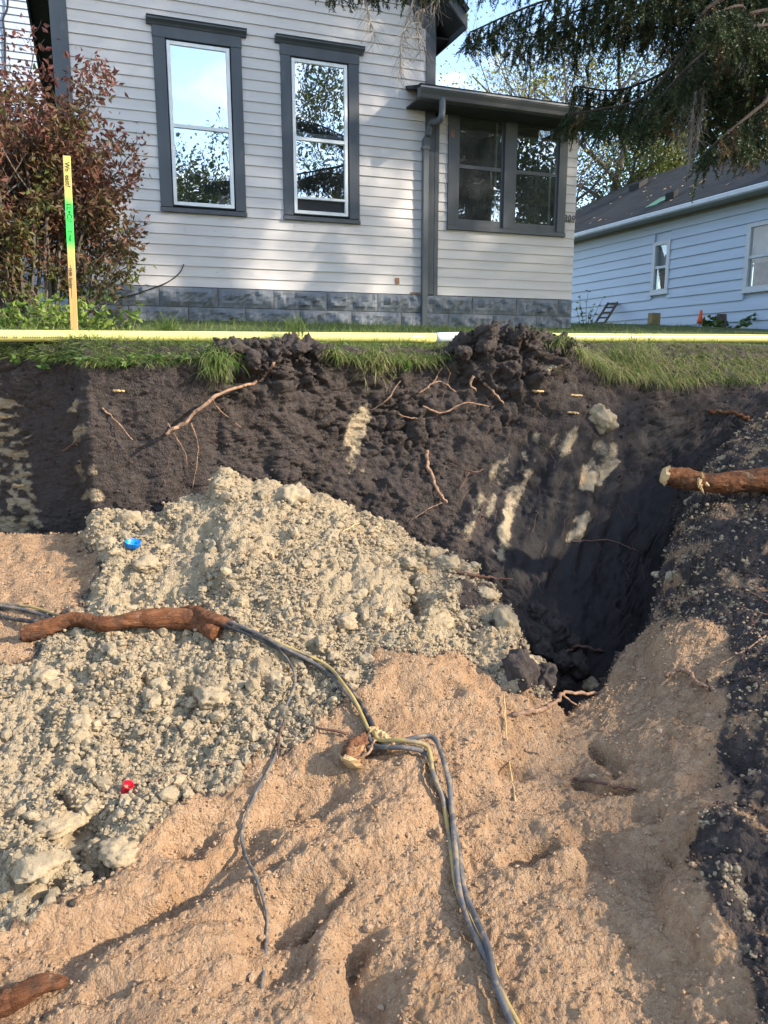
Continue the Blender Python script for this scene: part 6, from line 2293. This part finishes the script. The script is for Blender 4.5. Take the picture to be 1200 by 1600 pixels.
log('root_log', 'thick orange brown root lying across the clay over the cables', [(36, 1000, .03), (60, 988, .04), (110, 980, .045), (170, 974, .05), (240, 973, .05), (295, 978, .045), (334, 990, .035)], [.030, .040, .036, .034, .036, .042, .026], ends=(False, False))
log('root_log', 'shorter broken orange root lying behind the thick root', [(266, 962, .02), (300, 961, .035), (335, 966, .035), (373, 978, .025)], [.016, .026, .028, .020], ends=(False, True))
lg = log('root_log', 'thick orange root sawn off, projecting from the side bank', [(1040, 743, 'R', 3.80), (1075, 750, 'R', 3.80), (1120, 756, 'R', 3.80), (1165, 752, 'R', 3.80), (1215, 754, 'R', 3.80), (1300, 770, -.10)], [.050, .058, .052, .060, .062, .065], ends=(True, False))
# torn splinters on it
spl = MB()
for k in range(7):
    a = at(1095 + random.uniform(-6, 10), 752 + random.uniform(-8, 10), 3.75)
    d = np.array([random.uniform(-.4, .4), -0.3, random.uniform(-.9, .9)]) * 0.05
    spl.tube([Vector(a) - lg.location, Vector(a + d * .6) - lg.location, Vector(a + d) - lg.location], [.010, .007, .001], 4)
spl.build('splinters', 'cut_wood', lg)
log('root_stump', 'cut root stump with pale torn wood standing in the sand between cables', [(556, 1196, .035), (556, 1180, .045), (560, 1160, .035), (580, 1140, .0)], [.044, .047, .042, .030], ends=(True, False), bump=0.42, mat_='stump_bark')
RTH('twig', 'pale peeled twig resting across the cut root stump', 'twig', [([(528, 1199, .03), (560, 1185, .075), (585, 1175, .06), (608, 1165, .03)], .005, .004)], 'root_pale')
log('root_stump', 'pale splintered root chunk against the cut stump', [(585, 1150, .03), (600, 1160, .035), (612, 1172, .02)], [.022, .034, .024], ends=(True, True), bump=0.35, mat_='cut_wood')
log('root_log', 'smooth reddish root lying in the sand at the near edge', [(-20, 1590, .02), (30, 1572, .03), (70, 1556, .03), (112, 1540, .012)], [.034, .030, .024, .010], ends=(False, False))

# ------------------------------------------------------------------ buried cables
def cable(label, pts, r, mat_, twist=0.0, phase=0.0, sub=10):
    P = [at(p[0], p[1], p[3]) if len(p) == 4 else hit(p[0], p[1], p[2]) for p in pts]
    pl = np.array(catmull(P, sub))
    for _ in range(3):
        pl[1:-1] = (pl[:-2] + 2 * pl[1:-1] + pl[2:]) / 4
    if twist:
        d = np.gradient(pl, axis=0)
        d /= np.linalg.norm(d, axis=1, keepdims=True) + 1e-9
        a = np.cross(d, [0, 0, 1])
        a /= np.linalg.norm(a, axis=1, keepdims=True) + 1e-9
        b_ = np.cross(d, a)
        s_ = np.concatenate([[0], np.cumsum(np.linalg.norm(np.diff(pl, axis=0), axis=1))])
        th = s_ / 1.35 * 2 * math.pi + phase
        pl = pl + (a * np.cos(th)[:, None] + b_ * np.sin(th)[:, None]) * twist
    org = Vector(pl[len(pl) // 2])
    o = MB().tube([Vector(q) - org for q in pl], r, 9, True).build('cable', mat_, None, True)
    o.location = org
    tag(o, label, 'cable', )
    return o


cA = [(-420, 905, .012), (-230, 915, .012), (-120, 928, .012), (-40, 938, .012), (0, 948, .014), (50, 958, .014), (110, 968, .015), (170, 972, .012), (250, 970, .012), (320, 976, .02), (380, 996, .03), (440, 1020, .03), (500, 1046, .03), (540, 1076, .03), (566, 1110, .03), (580, 1150, .03)]
cB = [(575, 1172, .05), (600, 1180, .04), (635, 1178, .035), (662, 1186, .035), (682, 1220, .03), (694, 1270, .025), (706, 1330, .02), (718, 1390, .018), (734, 1440, .018), (752, 1490, .018), (775, 1550, .018), (800, 1620, .018)]
cable('grey cable passing under the thick root to the stump', cA, .0075, 'cable_grey', .010, 0)
cable('black cable bundled along the thick root to the stump', cA, .0075, 'cable_black', .010, 2.1)
cable('muddy yellow cable bundled along the thick root to the stump', cA, .0060, 'cable_yellow', .012, 4.2)
cable('black cable trailing off above the bundle, left of the thick root', [(-400, 925, .01), (-220, 935, .01), (-120, 942, .01), (-40, 950, .01), (20, 968, .012), (70, 975, .012), (110, 978, .01)], .009, 'cable_black')
cable('grey cable leaving the stump down the sand, twisted with two others', cB, .0085, 'cable_grey', .011, 0)
cable('second grey cable leaving the stump, looping high over the sand', [(572, 1170, .05), (600, 1176, .05), (640, 1172, .045), (676, 1180, .05), (690, 1215, .035), (700, 1260, .03), (708, 1330, .02), (720, 1390, .018), (738, 1440, .018), (760, 1490, .018), (785, 1550, .018), (812, 1620, .018)], .0085, 'cable_grey', .008, 2.1)
cable('muddy yellow cable leaving the stump down the sand', cB, .0072, 'cable_yellow', .013, 4.0)
cable('thin grey wire dropping from the cable bundle across the sand', [(425, 1008, .035), (445, 1030, .03), (450, 1070, .03), (443, 1120, .02), (432, 1175, .015), (400, 1240, .010), (378, 1300, .010), (385, 1340, .010), (402, 1380, .010), (412, 1430, .010), (414, 1480, .010), (408, 1540, .010), (400, 1620, .010)], .0048, 'cable_grey')


# ------------------------------------------------------------------ plastic caps
def cap(px, py, r, h_, mat_, label, tilt, lift):
    loc, nrm = hit_n(px, py)
    prof = [(0.0, 0.0), (r * 0.86, 0.0), (r * 0.93, h_ * 0.05), (r, h_ * 0.95), (r * 1.04, h_), (r * 1.0, h_ * 1.01), (r * 0.92, h_ * 0.96), (r * 0.85, h_ * 0.12), (0.0, h_ * 0.10)]
    ns = 28
    vs, fs = [], []
    for (a, z_) in prof:
        for k in range(ns):
            t_ = 2 * math.pi * k / ns
            vs.append((a * math.cos(t_), a * math.sin(t_), z_))
    for i in range(len(prof) - 1):
        for k in range(ns):
            fs.append((i * ns + k, i * ns + (k + 1) % ns, (i + 1) * ns + (k + 1) % ns, (i + 1) * ns + k))
    o = MB().add(vs, fs).build('plastic_cap', mat_, None, True)
    o.location = Vector(loc) + Vector(nrm) * lift
    o.rotation_euler = tilt
    tag(o, label, 'cap')
    return o


cap(208, 856, .033, .022, 'blue_plastic', 'bright blue open plastic cap on the clay spoil', (rad(12), rad(4), 0.0), 0.012)
cap(196, 1236, .0165, .034, 'red_plastic', 'bright red plastic cap lying on its side on the clay', (rad(28), rad(14), 0.3), 0.004)

# ------------------------------------------------------------------ small things by the blue bungalow
lt = N(957, 473, XN - 0.06)
lb_ = at(934, 515, 18.3)
L0 = np.array([XN - 0.05, lt[0], lt[1]])
L1 = np.array([lb_[0], lb_[1], float(lawn_z(lb_[0], lb_[1]))])
lad = empty('ladder', tuple(L1), 'short dark wooden ladder leaning against the blue siding', 'ladder')
sd = np.cross(L0 - L1, [0, 0, 1])
sd /= np.linalg.norm(sd)
sd = np.array([0.25, -0.95, 0]) * 0.14
for s_ in (-1, 1):
    MB().tube([Vector(sd * s_), Vector(L0 - L1 + sd * s_)], .028, 6).build('rail', 'ladder_wood', lad)
for u in (0.14, 0.36, 0.58, 0.8, 0.97):
    q = (L0 - L1) * u
    MB().tube([Vector(q - sd), Vector(q + sd)], .020, 6).build('rung', 'ladder_wood', lad)
p = gp(1018, 16.3)
o = MB().box(-.02, .02, -.02, .02, -0.15, 0.12).box(-.11, .11, -.07, .07, 0.10, 0.34).build('utility_box', 'post_tan', None, bevel=0.01)
o.location = p
tag(o, 'small tan utility box on a post in the far grass', 'utility box')
p = gp(1089, 15.0)
o = MB().tube([(0, 0, -0.1), (0, 0, 0.16)], .008, 6).tube([(0, 0, 0.13), (0.0, 0, 0.16), (0.02, 0, 0.36)], [.055, .05, .02], 10).build('marker', 'orange_plastic', None, True)
o.location = p
tag(o, 'small orange plastic marker standing before the blue siding', 'marker')
p = gp(1121, 14.9)
o = MB().tube([(0, 0, -0.1), (0, 0, 0.1), (0.01, 0, 0.30)], [.13, .11, .10], 11, True, 0.5).build('tree_stump', 'bark_grey', None)
o.location = p
tag(o, 'small weathered tree stump in the grass by the blue siding', 'stump')
